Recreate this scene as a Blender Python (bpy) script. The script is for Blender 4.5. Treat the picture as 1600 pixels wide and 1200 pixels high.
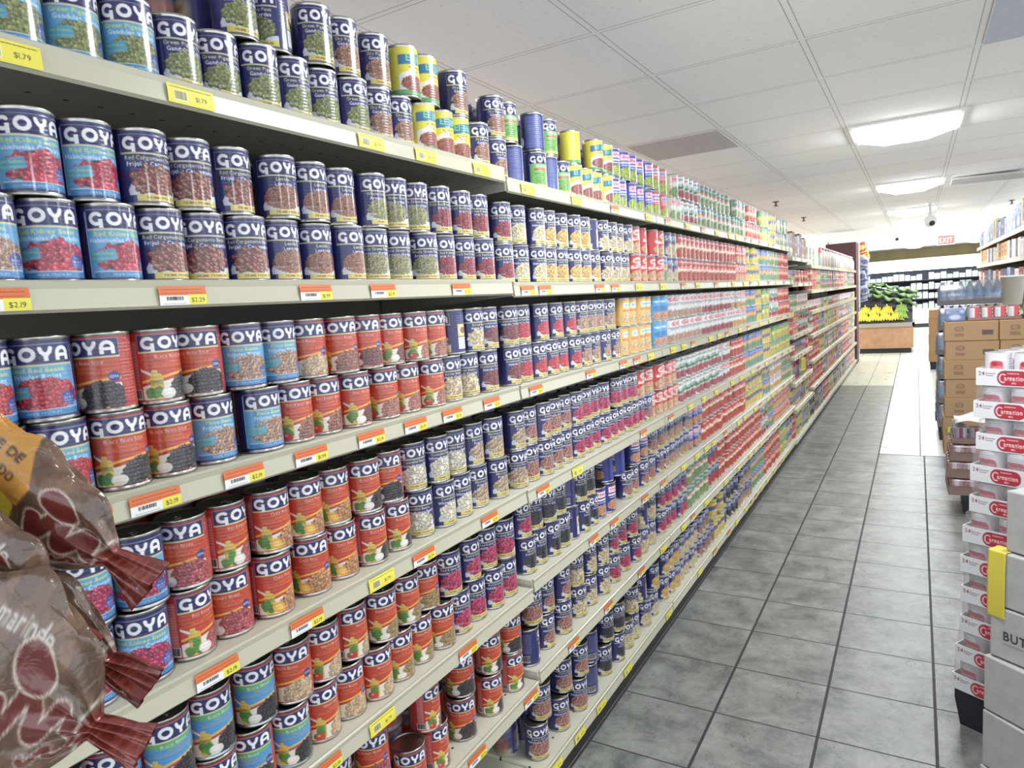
import bpy, math, random
import numpy as np
from mathutils import Matrix, Vector

C = bpy.context.scene.collection
for _o in list(bpy.data.objects):
    bpy.data.objects.remove(_o)
rnd = random.Random(7)
rng = np.random.default_rng(11)
PI = math.pi

# ------------------------------------------------------------------ camera
FL = 1062.34                      # focal length in pixels of the 1600 px wide frame
CAMZ = 1.46
r_ = Vector((0.85923382, 0.50697745, -0.06849169))
u_ = Vector((0.00119181, 0.13189781, 0.9912626))
f_ = Vector((-0.51158169, 0.85180798, -0.11272684))
cd = bpy.data.cameras.new('camera')
cam = bpy.data.objects.new('camera', cd)
C.objects.link(cam)
cd.sensor_fit = 'HORIZONTAL'
cd.sensor_width = 36.0
cd.lens = FL / 1600 * 36.0
cd.clip_start = 0.02
cd.clip_end = 200
M = Matrix.Identity(4)
for i in range(3):
    M[i][0] = r_[i]; M[i][1] = u_[i]; M[i][2] = -f_[i]
M[2][3] = CAMZ
cam.matrix_world = M
bpy.context.scene.camera = cam

# ------------------------------------------------------------------ world, exposure
sc = bpy.context.scene
sc.view_settings.view_transform = 'Standard'
sc.view_settings.look = 'None'
sc.view_settings.gamma = 1
sc.view_settings.use_curve_mapping = False
sc.view_settings.exposure = 0.78
W = bpy.data.worlds.new('world')
sc.world = W
W.use_nodes = True
W.node_tree.nodes['Background'].inputs[0].default_value = (0.86, 0.92, 1.0, 1)
W.node_tree.nodes['Background'].inputs[1].default_value = 1.25
LAMP = 21.0                       # emission of the ceiling lamps' lenses
sc.cycles.use_denoising = True
sc.cycles.max_bounces = 8
sc.cycles.diffuse_bounces = 6
sc.cycles.glossy_bounces = 3
sc.cycles.transmission_bounces = 4
sc.cycles.sample_clamp_indirect = 6.0
sc.cycles.caustics_reflective = False
sc.cycles.caustics_refractive = False

# ------------------------------------------------------------------ helpers: objects
def tag(o, label=None, cat=None, group=None, kind=None):
    if label: o['label'] = label
    if cat: o['category'] = cat
    if group: o['group'] = group
    if kind: o['kind'] = kind
    return o

def empty(name, loc=(0, 0, 0), rz=0):
    o = bpy.data.objects.new(name, None)
    o.location = loc; o.rotation_euler = (0, 0, rz); o.empty_display_size = 0.05
    C.objects.link(o)
    return o

def lin(c):
    c = np.asarray(c, float)
    return np.where(c <= 0.04045, c / 12.92, ((c + 0.055) / 1.055) ** 2.4)

def rgb(r, g, b):
    return tuple(float(v) for v in lin(np.array([r, g, b]) / 255.0)) + (1.0,)

class MB:
    """collects simple shapes, builds ONE mesh"""
    def __init__(s): s.v = []; s.f = []; s.m = []; s.mi = 0; s.sm = []
    def add(s, vs, fs, smooth=False):
        n = len(s.v); s.v += [tuple(p) for p in vs]
        for f in fs: s.f.append([n + i for i in f]); s.m.append(s.mi); s.sm.append(smooth)
    def box(s, x0, x1, y0, y1, z0, z1):
        vs = [(x, y, z) for z in (z0, z1) for y in (y0, y1) for x in (x0, x1)]
        s.add(vs, [(0, 2, 3, 1), (4, 5, 7, 6), (0, 1, 5, 4), (2, 6, 7, 3), (0, 4, 6, 2), (1, 3, 7, 5)])
    def prism_y(s, prof, y0, y1):
        n = len(prof)
        vs = [(x, y0, z) for x, z in prof] + [(x, y1, z) for x, z in prof]
        fs = [(i, i + n, (i + 1) % n + n, (i + 1) % n) for i in range(n)]
        s.add(vs, fs + [tuple(range(n)), tuple(range(2 * n - 1, n - 1, -1))])
    def lathe(s, prof, n=24, c=(0, 0, 0), smooth=True, cap=True):
        vs = []
        for r, z in prof:
            for k in range(n):
                a = 2 * PI * k / n
                vs.append((c[0] + r * math.cos(a), c[1] + r * math.sin(a), c[2] + z))
        fs = []
        for i in range(len(prof) - 1):
            for k in range(n):
                fs.append((i * n + k, i * n + (k + 1) % n, (i + 1) * n + (k + 1) % n, (i + 1) * n + k))
        s.add(vs, fs, smooth)
        if cap:
            N = len(s.v) - len(vs)
            if prof[0][0] > 1e-5: s.f.append([N + k for k in range(n)][::-1]); s.m.append(s.mi); s.sm.append(False)
            if prof[-1][0] > 1e-5: s.f.append([N + (len(prof) - 1) * n + k for k in range(n)]); s.m.append(s.mi); s.sm.append(False)
    def tube(s, pts, r, n=8):
        pts = [Vector(p) for p in pts]; rings = []
        rr = r if isinstance(r, (list, tuple)) else [r] * len(pts)
        up = Vector((0.13, 0.21, 0.97))
        for i, p in enumerate(pts):
            d = (pts[min(i + 1, len(pts) - 1)] - pts[max(i - 1, 0)]).normalized()
            a = d.cross(up).normalized(); b = d.cross(a)
            rings.append([p + rr[i] * (math.cos(2 * PI * k / n) * a + math.sin(2 * PI * k / n) * b) for k in range(n)])
        vs = [q for R in rings for q in R]
        fs = [(i * n + k, i * n + (k + 1) % n, (i + 1) * n + (k + 1) % n, (i + 1) * n + k)
              for i in range(len(pts) - 1) for k in range(n)]
        fs += [tuple(range(n))[::-1], tuple(range((len(pts) - 1) * n, len(pts) * n))]
        s.add(vs, fs, True)
    def ball(s, c, r, n=10, m=7, sc=(1, 1, 1)):
        vs = []; fs = []
        for i in range(m + 1):
            t = PI * i / m
            for k in range(n):
                a = 2 * PI * k / n
                vs.append((c[0] + r * sc[0] * math.sin(t) * math.cos(a), c[1] + r * sc[1] * math.sin(t) * math.sin(a), c[2] - r * sc[2] * math.cos(t)))
        for i in range(m):
            for k in range(n):
                fs.append((i * n + k, i * n + (k + 1) % n, (i + 1) * n + (k + 1) % n, (i + 1) * n + k))
        s.add(vs, fs, True)
    def mesh(s, name, mats):
        me = bpy.data.meshes.new(name)
        me.from_pydata(s.v, [], s.f)
        for m in (mats if isinstance(mats, (list, tuple)) else [mats]): me.materials.append(m)
        me.polygons.foreach_set('material_index', s.m)
        me.polygons.foreach_set('use_smooth', s.sm)
        me.update()
        return me
    def build(s, name, mats, parent=None, loc=None, rz=None):
        return link(name, s.mesh(name, mats), parent, loc, rz)

def link(name, me, parent=None, loc=None, rz=None):
    o = bpy.data.objects.new(name, me)
    C.objects.link(o)
    if parent is not None: o.parent = parent
    if loc is not None: o.location = loc
    if rz is not None: o.rotation_euler = (0, 0, rz)
    return o

def copy_tree(o, parent=None):
    c = o.copy(); C.objects.link(c)
    if parent is not None: c.parent = parent
    for ch in list(o.children): copy_tree(ch, c)
    return c

def bevel(o, w=0.003, seg=2):
    m = o.modifiers.new('bevel', 'BEVEL'); m.width = w; m.segments = seg; m.limit_method = 'ANGLE'
    return o

# ------------------------------------------------------------------ helpers: materials
def mat(name, col=(0.5, 0.5, 0.5, 1), rough=0.5, metal=0.0, spec=0.5, coat=0.0):
    m = bpy.data.materials.new(name); m.use_nodes = True
    b = m.node_tree.nodes['Principled BSDF']
    b.inputs['Base Color'].default_value = col
    b.inputs['Roughness'].default_value = rough
    b.inputs['Metallic'].default_value = metal
    b.inputs['Specular IOR Level'].default_value = spec
    b.inputs['Coat Weight'].default_value = coat
    b.inputs['Coat Roughness'].default_value = 0.12
    return m

def N(m, t, **kw):
    n = m.node_tree.nodes.new(t)
    for k, v in kw.items():
        if k in n.inputs: n.inputs[k].default_value = v
        else: setattr(n, k, v)
    return n

def L(m, a, b): m.node_tree.links.new(a, b)

def bsdf(m): return m.node_tree.nodes['Principled BSDF']

def mathn(m, op, a, b=None, c=None):
    n = N(m, 'ShaderNodeMath', operation=op)
    for i, v in enumerate((a, b, c)):
        if v is None: continue
        if isinstance(v, (int, float)): n.inputs[i].default_value = v
        else: L(m, v, n.inputs[i])
    return n.outputs[0]

def noisy(m, c1, c2, scale=20, detail=4, coord='Object', bump=0.0, rough=None):
    tc = N(m, 'ShaderNodeTexCoord'); ns = N(m, 'ShaderNodeTexNoise')
    ns.inputs['Scale'].default_value = scale; ns.inputs['Detail'].default_value = detail
    L(m, tc.outputs[coord], ns.inputs['Vector'])
    rp = N(m, 'ShaderNodeValToRGB')
    rp.color_ramp.elements[0].color = c1; rp.color_ramp.elements[1].color = c2
    rp.color_ramp.elements[0].position = 0.3; rp.color_ramp.elements[1].position = 0.7
    L(m, ns.outputs['Fac'], rp.inputs['Fac']); L(m, rp.outputs['Color'], bsdf(m).inputs['Base Color'])
    if bump:
        bp = N(m, 'ShaderNodeBump'); bp.inputs['Strength'].default_value = bump; bp.inputs['Distance'].default_value = 0.003
        L(m, ns.outputs['Fac'], bp.inputs['Height']); L(m, bp.outputs['Normal'], bsdf(m).inputs['Normal'])
    return m

def printed(name, rough=0.35, coat=0.0, ribs=False, metal=0.0, spec=0.5):
    """material that reads the ink colour stored on the mesh"""
    m = mat(name, rough=rough, coat=coat, metal=metal, spec=spec)
    a = N(m, 'ShaderNodeVertexColor'); a.layer_name = 'ink'
    L(m, a.outputs['Color'], bsdf(m).inputs['Base Color'])
    if ribs:
        tc = N(m, 'ShaderNodeTexCoord'); sp = N(m, 'ShaderNodeSeparateXYZ'); L(m, tc.outputs['Object'], sp.inputs[0])
        w = mathn(m, 'SINE', mathn(m, 'MULTIPLY', sp.outputs['Z'], 2 * PI / 0.0058))
        ns = N(m, 'ShaderNodeTexNoise'); ns.inputs['Scale'].default_value = 45; L(m, tc.outputs['Object'], ns.inputs['Vector'])
        h = mathn(m, 'ADD', mathn(m, 'MULTIPLY', w, 0.35), ns.outputs['Fac'])
        bp = N(m, 'ShaderNodeBump'); bp.inputs['Strength'].default_value = 0.16; bp.inputs['Distance'].default_value = 0.002
        L(m, h, bp.inputs['Height']); L(m, bp.outputs['Normal'], bsdf(m).inputs['Normal'])
    return m

M_steel = mat('tin_steel', rgb(178, 176, 170), 0.28, 1.0)
M_lid = mat('can_lid_steel', rgb(150, 152, 156), 0.34, 1.0)
M_label = printed('can_label_paper', 0.30, 0.55, ribs=True)
M_print = printed('printed_paper', 0.5)
M_gloss = printed('glossy_print', 0.22, 0.3)
M_card = printed('printed_carton', 0.55)
M_shelf = noisy(mat('shelf_enamel', rough=0.42), rgb(214, 210, 192), rgb(222, 219, 203), 5)
M_rail = mat('price_rail_plastic', rgb(186, 182, 160), 0.3)
M_bracket = mat('bracket_grey', rgb(178, 175, 160), 0.45)
M_back = mat('back_panel_enamel', rgb(150, 146, 136), 0.6)
M_kick = mat('kick_plate_black', rgb(42, 40, 40), 0.6)
M_black = mat('black_plastic', rgb(38, 40, 50), 0.5)
M_white = mat('white_enamel', rgb(235, 236, 236), 0.4)

# perforations along the shelf deck
M_deck = mat('shelf_deck_enamel', rgb(200, 197, 180), 0.42)
def _holes(m):
    tc = N(m, 'ShaderNodeTexCoord'); sp = N(m, 'ShaderNodeSeparateXYZ'); L(m, tc.outputs['Object'], sp.inputs[0])
    fy = mathn(m, 'SUBTRACT', mathn(m, 'FRACT', mathn(m, 'DIVIDE', sp.outputs['Y'], 0.0508)), 0.5)
    fx = mathn(m, 'SUBTRACT', mathn(m, 'FRACT', mathn(m, 'DIVIDE', mathn(m, 'ADD', sp.outputs['X'], 0.027), 0.1016)), 0.5)
    a = mathn(m, 'MULTIPLY', fy, 0.0508 / 0.0045); b = mathn(m, 'MULTIPLY', fx, 0.1016 / 0.0030)
    d = mathn(m, 'ADD', mathn(m, 'MULTIPLY', a, a), mathn(m, 'MULTIPLY', b, b))
    k = mathn(m, 'LESS_THAN', d, 1.0)
    mx = N(m, 'ShaderNodeMix', data_type='RGBA')
    mx.inputs[6].default_value = rgb(200, 197, 180); mx.inputs[7].default_value = rgb(30, 28, 26)
    L(m, k, mx.inputs[0]); L(m, mx.outputs[2], bsdf(m).inputs['Base Color'])
_holes(M_deck)
# ------------------------------------------------------------------ ink: a small print shop on numpy canvases
GH = 72
_gc = {}
def glyph(ch, bold):
    k = (ch, bold)
    if k in _gc: return _gc[k]
    cu = bpy.data.curves.new('g', 'FONT'); cu.body = ch; cu.size = 1.0; cu.resolution_u = 3
    if bold: cu.offset = 0.022
    ob = bpy.data.objects.new('g', cu); C.objects.link(ob)
    dg = bpy.context.evaluated_depsgraph_get()
    me = bpy.data.meshes.new_from_object(ob.evaluated_get(dg))
    co = np.zeros(len(me.vertices) * 3); me.vertices.foreach_get('co', co); co = co.reshape(-1, 3)
    me.calc_loop_triangles()
    tri = np.zeros(len(me.loop_triangles) * 3, int); me.loop_triangles.foreach_get('vertices', tri); tri = tri.reshape(-1, 3)
    bpy.data.objects.remove(ob); bpy.data.curves.remove(cu); bpy.data.meshes.remove(me)
    if len(co) == 0:
        _gc[k] = (None, 0.3); return _gc[k]
    x0 = co[:, 0].min(); wd = co[:, 0].max() - x0
    w = int(wd * GH) + 3; g = np.zeros((int(GH * 1.15), w), bool)
    P = np.stack([(co[:, 0] - x0) * GH + 1, (0.88 - co[:, 1]) * GH], 1)
    for t in tri:
        a, b, c = P[t]
        xa, xb = int(max(0, min(a[0], b[0], c[0]))), int(min(w, max(a[0], b[0], c[0]) + 2))
        ya, yb = int(max(0, min(a[1], b[1], c[1]))), int(min(g.shape[0], max(a[1], b[1], c[1]) + 2))
        if xb <= xa or yb <= ya: continue
        X, Y = np.meshgrid(np.arange(xa, xb) + .5, np.arange(ya, yb) + .5)
        d = (b[0] - a[0]) * (c[1] - a[1]) - (c[0] - a[0]) * (b[1] - a[1])
        if abs(d) < 1e-9: continue
        s = ((X - a[0]) * (c[1] - a[1]) - (c[0] - a[0]) * (Y - a[1])) / d
        r = ((b[0] - a[0]) * (Y - a[1]) - (X - a[0]) * (b[1] - a[1])) / d
        g[ya:yb, xa:xb] |= (s >= -1e-3) & (r >= -1e-3) & (s + r <= 1.001)
    _gc[k] = (g, wd + 0.09); return _gc[k]

class Ink:
    """canvas in millimetres, origin at the top left"""
    def __init__(s, w, h, ppm, col):
        s.ppm = ppm; s.w, s.h = w, h
        s.a = np.empty((int(round(h * ppm)), int(round(w * ppm)), 3), np.float32); s.a[:] = np.array(col) / 255.
    def win(s, x0, y0, x1, y1):
        H, Wd = s.a.shape[:2]; p = s.ppm
        xa, xb = max(0, int(x0 * p)), min(Wd, int(math.ceil(x1 * p)))
        ya, yb = max(0, int(y0 * p)), min(H, int(math.ceil(y1 * p)))
        if xb <= xa or yb <= ya: return None
        X, Y = np.meshgrid((np.arange(xa, xb) + .5) / p, (np.arange(ya, yb) + .5) / p)
        return s.a[ya:yb, xa:xb], X, Y
    def put(s, win, m, c, al=1.0):
        v = win[0]; c = np.array(c) / 255.
        v[m] = v[m] * (1 - al) + c * al
    def rect(s, x0, y0, x1, y1, c, al=1.0):
        w = s.win(x0, y0, x1, y1)
        if w: s.put(w, np.ones(w[1].shape, bool), c, al)
    def frame(s, x0, y0, x1, y1, t, c):
        s.rect(x0, y0, x1, y0 + t, c); s.rect(x0, y1 - t, x1, y1, c); s.rect(x0, y0, x0 + t, y1, c); s.rect(x1 - t, y0, x1, y1, c)
    def ell(s, cx, cy, rx, ry, c, rot=0, al=1.0):
        R = max(rx, ry); w = s.win(cx - R, cy - R, cx + R, cy + R)
        if not w: return
        X, Y = w[1] - cx, w[2] - cy; co, si = math.cos(rot), math.sin(rot)
        s.put(w, ((X * co + Y * si) / rx) ** 2 + ((-X * si + Y * co) / ry) ** 2 <= 1, c, al)
    def rrect(s, x0, y0, x1, y1, r, c, al=1.0):
        w = s.win(x0, y0, x1, y1)
        if not w: return
        X = np.maximum(np.maximum(x0 + r - w[1], w[1] - (x1 - r)), 0); Y = np.maximum(np.maximum(y0 + r - w[2], w[2] - (y1 - r)), 0)
        s.put(w, X * X + Y * Y <= r * r, c, al)
    def line(s, pts, t, c):
        for (ax, ay), (bx, by) in zip(pts[:-1], pts[1:]):
            w = s.win(min(ax, bx) - t, min(ay, by) - t, max(ax, bx) + t, max(ay, by) + t)
            if not w: continue
            dx, dy = bx - ax, by - ay; q = np.clip(((w[1] - ax) * dx + (w[2] - ay) * dy) / (dx * dx + dy * dy + 1e-9), 0, 1)
            s.put(w, np.hypot(w[1] - ax - q * dx, w[2] - ay - q * dy) <= t / 2, c)
    def poly(s, pts, c, al=1.0):
        xs = [p[0] for p in pts]; ys = [p[1] for p in pts]; w = s.win(min(xs), min(ys), max(xs), max(ys))
        if not w: return
        m = np.zeros(w[1].shape, bool); n = len(pts)
        for i in range(n):
            (xa, ya), (xb, yb) = pts[i], pts[(i + 1) % n]
            if ya == yb: continue
            cnd = ((ya > w[2]) != (yb > w[2])) & (w[1] < (xb - xa) * (w[2] - ya) / (yb - ya) + xa); m ^= cnd
        s.put(w, m, c, al)
    def text(s, x, y, h, st, c, align='c', bold=False, wid=None, sx=1.0, caps=False, al=1.0):
        """y is the top of the capitals, h their height"""
        em = h / 0.72; adv = []
        for ch in st:
            sc_ = 0.78 if (caps and ch.islower()) else 1.0
            g, a = glyph(ch.upper() if caps else ch, bold); adv.append((g, a * em * sx * sc_, sc_))
        tot = sum(a[1] for a in adv)
        if wid and tot > wid: k = wid / tot; tot = wid
        else: k = 1.0
        x = x - (tot / 2 if align == 'c' else tot if align == 'r' else 0)
        for g, a, sc_ in adv:
            a *= k
            if g is not None:
                e2 = em * sc_; gw = g.shape[1] / GH * e2 * sx * k; gh = g.shape[0] / GH * e2
                yt = y - (0.88 - 0.72) * e2 + (h - h * sc_)
                w = s.win(x, yt, x + gw, yt + gh)
                if w:
                    U = np.clip(((w[1] - x) / gw * g.shape[1]).astype(int), 0, g.shape[1] - 1)
                    V = np.clip(((w[2] - yt) / gh * g.shape[0]).astype(int), 0, g.shape[0] - 1)
                    s.put(w, g[V, U], c, al)
            x += a
    def lines(s, x0, y0, x1, y1, n, c, t=0.6, al=0.8):
        for i in range(n):
            y = y0 + (y1 - y0) * (i + .5) / n; x = x0
            while x < x1:
                l = rnd.uniform(1.0, 4.5); s.rect(x, y, min(x + l, x1), y + t, c, al); x += l + rnd.uniform(.5, 1.1)
    def scrib(s, x0, y0, x1, y1, c):
        """a smudged word nobody can read"""
        h = y1 - y0; x = x0 + h * .3
        while x < x1 - h * .3:
            k = rnd.choice((0, 1, 2))
            if k == 0: s.ell(x, y0 + h * .62, h * .3, h * .36, c); x += h * .55
            elif k == 1: s.rect(x - h * .1, y0, x + h * .12, y1, c); x += h * .4
            else: s.rect(x - h * .1, y0 + h * .3, x + h * .5, y0 + h * .52, c); s.rect(x, y0 + h * .3, x + h * .2, y1, c); x += h * .8
    def barcode(s, x0, y0, x1, y1):
        s.rect(x0, y0, x1, y1, (238, 238, 236)); x = x0 + 1
        while x < x1 - 1:
            b = rnd.choice((.3, .5, .8)); s.rect(x, y0 + .8, min(x + b, x1), y1 - 1.8, (35, 35, 40)); x += b + rnd.choice((.3, .5, .8))
    def beans(s, inside, box, col, size, n, spot=None, asp=0.62, dark=0.45, vary=0.22):
        x0, y0, x1, y1 = box; col = np.array(col, float)
        w = s.win(*box)
        m = inside(w[1], w[2]); s.put(w, m, col * dark)
        for _ in range(n):
            x, y = rnd.uniform(x0, x1), rnd.uniform(y0, y1)
            if not inside(np.array(x), np.array(y)): continue
            a = rnd.uniform(0, PI); k = rnd.uniform(1 - vary, 1 + vary * .6); cc = np.clip(col * k, 0, 255)
            s.ell(x, y, size, size * asp, np.clip(cc * 0.62, 0, 255), a)
            s.ell(x - size * .06, y - size * .08, size * .84, size * asp * .82, cc, a)
            if spot: s.ell(x + size * .2, y + size * .05, size * .38, size * .3, spot, a)
            s.ell(x - size * .2, y - size * .25, size * .24, size * .14, np.clip(cc * 0.5 + 150, 0, 255), a, .75)
    def logo(s, x, y, w, h, c, t=None):
        """the four heavy rounded capitals G O Y A, G with its foot below the line"""
        t = t or h * 0.27; q = w / 4.0; R = h / 2 - t / 2
        def arc(cx, cy, rx, ry, a0, a1, n=26):
            s.line([(cx + rx * math.cos(math.radians(a0 + (a1 - a0) * i / n)), cy + ry * math.sin(math.radians(a0 + (a1 - a0) * i / n))) for i in range(n + 1)], t, c)
        cx = x + q * .48; cy = y + h / 2; rx = q * .46 - t / 2
        arc(cx, cy, rx, R, -48, -300)
        gx = cx + rx * .72
        s.rect(gx - t * .5, cy + h * .02, gx + t * .5, cy + h * .66, c)
        s.rect(cx + rx * .1, cy + h * .02, gx, cy + h * .02 + t * .0, c)
        cx = x + q * 1.52; arc(cx, cy, rx * 1.04, R, 0, 360, 36)
        cx = x + q * 2.5; ry = q * .40 - t / 2
        s.line([(cx - ry, y + t / 2), (cx - ry * .8, y + h * .36), (cx - ry * .25, y + h * .56)], t, c)
        s.line([(cx + ry, y + t / 2), (cx + ry * .8, y + h * .36), (cx + ry * .25, y + h * .56)], t, c)
        s.rect(cx - t * .52, y + h * .42, cx + t * .52, y + h, c)
        cx = x + q * 3.45; rx2 = q * .42 - t / 2
        arc(cx, y + t / 2 + rx2, rx2, rx2, 180, 360, 18)
        s.rect(cx - rx2 - t / 2, y + t / 2 + rx2, cx - rx2 + t / 2, y + h, c); s.rect(cx + rx2 - t / 2, y + t / 2 + rx2, cx + rx2 + t / 2, y + h, c)
        s.rect(cx - rx2, y + h * .52, cx + rx2, y + h * .52 + t * .75, c)
    def down(s, nx, ny):
        """average the canvas to nx by ny samples, wrapping nothing"""
        a = s.a; H, Wd = a.shape[:2]
        xs = np.linspace(0, Wd, nx + 1).astype(int); ys = np.linspace(0, H, ny + 1).astype(int)
        b = np.add.reduceat(a, ys[:-1], axis=0) / np.diff(ys)[:, None, None]
        return np.add.reduceat(b, xs[:-1], axis=1) / np.diff(xs)[None, :, None]

def grid_mesh(name, P, col, m, wrap=False, smooth=True):
    """P (ny,nx,3) points, col (ny,nx,3) sRGB ink; wrap joins last column to the first"""
    ny, nx = P.shape[:2]; me = bpy.data.meshes.new(name); nv = ny * nx
    me.vertices.add(nv); me.vertices.foreach_set('co', P.reshape(-1).astype(np.float32))
    j, i = np.meshgrid(np.arange(ny - 1), np.arange(nx if wrap else nx - 1), indexing='ij')
    i2 = (i + 1) % nx
    q = np.stack([j * nx + i, (j + 1) * nx + i, (j + 1) * nx + i2, j * nx + i2], -1).reshape(-1, 4)
    finish(me, q, col.reshape(-1, 3), m, smooth)
    return me

def finish(me, q, col, mats, smooth=True):
    nf = len(q); me.loops.add(nf * 4); me.polygons.add(nf)
    me.loops.foreach_set('vertex_index', q.reshape(-1).astype(np.int32))
    me.polygons.foreach_set('loop_start', np.arange(0, nf * 4, 4, dtype=np.int32))
    me.polygons.foreach_set('loop_total', np.full(nf, 4, np.int32))
    me.polygons.foreach_set('use_smooth', np.full(nf, smooth))
    ca = me.color_attributes.new('ink', 'BYTE_COLOR', 'POINT')
    col = np.clip(col, 0, 1); g = col @ np.array([.3, .59, .11]); col = (col * .88 + g[:, None] * .12) * .94 + .028   # haze put into the ink colours: greyed, darks lifted
    c4 = np.ones((len(col), 4), np.float32); c4[:, :3] = np.clip(col, 0, 1)
    ca.data.foreach_set('color_srgb', c4.reshape(-1))
    me.materials.append(mats); me.update(calc_edges=True); me.validate()

def sheet(name, ink, nx, ny, O, U, V, m=None):
    """flat printed sheet: O top-left corner, U along the width, V down (full vectors)"""
    O, U, V = (np.array(t, float) for t in (O, U, V)); col = ink.down(nx, ny)
    u = (np.arange(nx)) / (nx - 1); v = (np.arange(ny)) / (ny - 1)
    P = O + u[None, :, None] * U + v[:, None, None] * V
    return grid_mesh(name, P, col, m or M_print, smooth=False)

# ------------------------------------------------------------------ can labels
NAVY = (36, 38, 104); CREAM = (226, 214, 130); WHITE = (240, 240, 242); LW = 234.0
FX = LW / 2
def panel_logo(k, x0=71, x1=163, y0=5, y1=31, box=(33, 34, 92), ul=CREAM):
    k.rect(x0, y0, x1, y1, box); k.frame(x0, y0, x1, y1, .7, (170, 170, 190)); k.rect(x0, y1, x1, y1 + 1.6, ul)
    k.logo(x0 + 4, y0 + 3.4, x1 - x0 - 7, 18.6, WHITE)

BEAN = {  # English, Spanish, colour, size, count, spot
 'PG': ('Green Pigeon Peas', 'Gandules Verdes', (134, 142, 82), 3.0, 260, None),
 'DP': ('Dry Pigeon Peas', 'Gandules Secos', (170, 118, 92), 2.5, 340, None),
 'CA': ('Red Cargamanto Beans', 'Frijoles Cargamanto', (140, 66, 62), 4.2, 150, (180, 120, 90)),
 'LE': ('Lentils', 'Lentejas', (160, 98, 72), 1.9, 480, None),
 'WG': ('Whole Green Peas', 'Arvejas Verdes', (150, 146, 92), 2.3, 380, None),
 'DK': ('Dark Red Kidney Beans', 'Habichuelas', (150, 34, 48), 3.2, 240, None),
 'BU': ('Butter Beans', 'Habas Grandes', (222, 196, 152), 5.4, 90, None),
 'DR': ('Dominican Red Beans', 'Habichuelas Rojas', (128, 48, 52), 2.8, 300, None),
 'CN': ('Cannellini Beans', 'White Kidney Beans', (222, 212, 186), 3.8, 180, None),
 'BE': ('Blackeye Peas', 'Frijol Carita', (224, 190, 150), 2.7, 320, (40, 30, 34)),
 'PK': ('Red Kidney Beans', 'Habichuelas Coloradas', (196, 50, 92), 3.6, 220, None),
 'NV': ('Navy Beans', 'Habichuelas Blancas', (226, 208, 156), 2.3, 380, None),
 'CP': ('Chick Peas', 'Garbanzos', (232, 176, 84), 3.2, 260, None),
 'RO': ('Roman Beans', 'Habichuelas Romanas', (184, 122, 106), 3.2, 260, (110, 50, 50)),
 'BB': ('Black Beans', 'Frijoles Negros', (50, 48, 56), 2.8, 320, None),
 'SR': ('Small Red Beans', 'Frijoles Rojos', (206, 44, 58), 3.0, 280, None),
 'PI': ('Pinto Beans', 'Frijoles Pintos', (196, 152, 122), 3.2, 260, (130, 84, 64)),
 'RK': ('Red Kidney Beans', 'Habichuelas Coloradas', (206, 52, 78), 4.2, 170, None),
 'WB': ('White Beans', 'Blancos', (214, 178, 134), 2.6, 300, None),
 'GP': ('Green Pigeon Peas', 'Gandules', (166, 138, 84), 2.3, 340, None),
 'CH': ('Chick Peas', 'Garbanzos', (204, 136, 84), 3.2, 240, None),
 'BK': ('Black Bean Soup', 'Sopa', (50, 44, 50), 3.2, 230, None),
 'LB': ('Black Beans', 'Frijoles', (46, 42, 48), 3.2, 230, None),
}
def side_panels(k, ink, dish=(150, 90, 50)):
    """nutrition text to one side of the front panel, a cooked dish to the other"""
    k.rect(8, 14, 52, 62, ink, .0)
    k.lines(6, 8, 50, 66, 15, (200, 202, 214)); k.barcode(12, 72, 44, 92)
    k.lines(180, 10, 226, 30, 4, (200, 202, 214))
    k.rect(182, 32, 218, 62, (214, 190, 96)); k.ell(200, 47, 14, 11, (236, 230, 214)); k.ell(200, 47, 11, 8.5, dish); k.rect(182, 64, 218, 92, (224, 226, 226))
    k.lines(184, 67, 216, 90, 6, (60, 60, 90))

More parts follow.
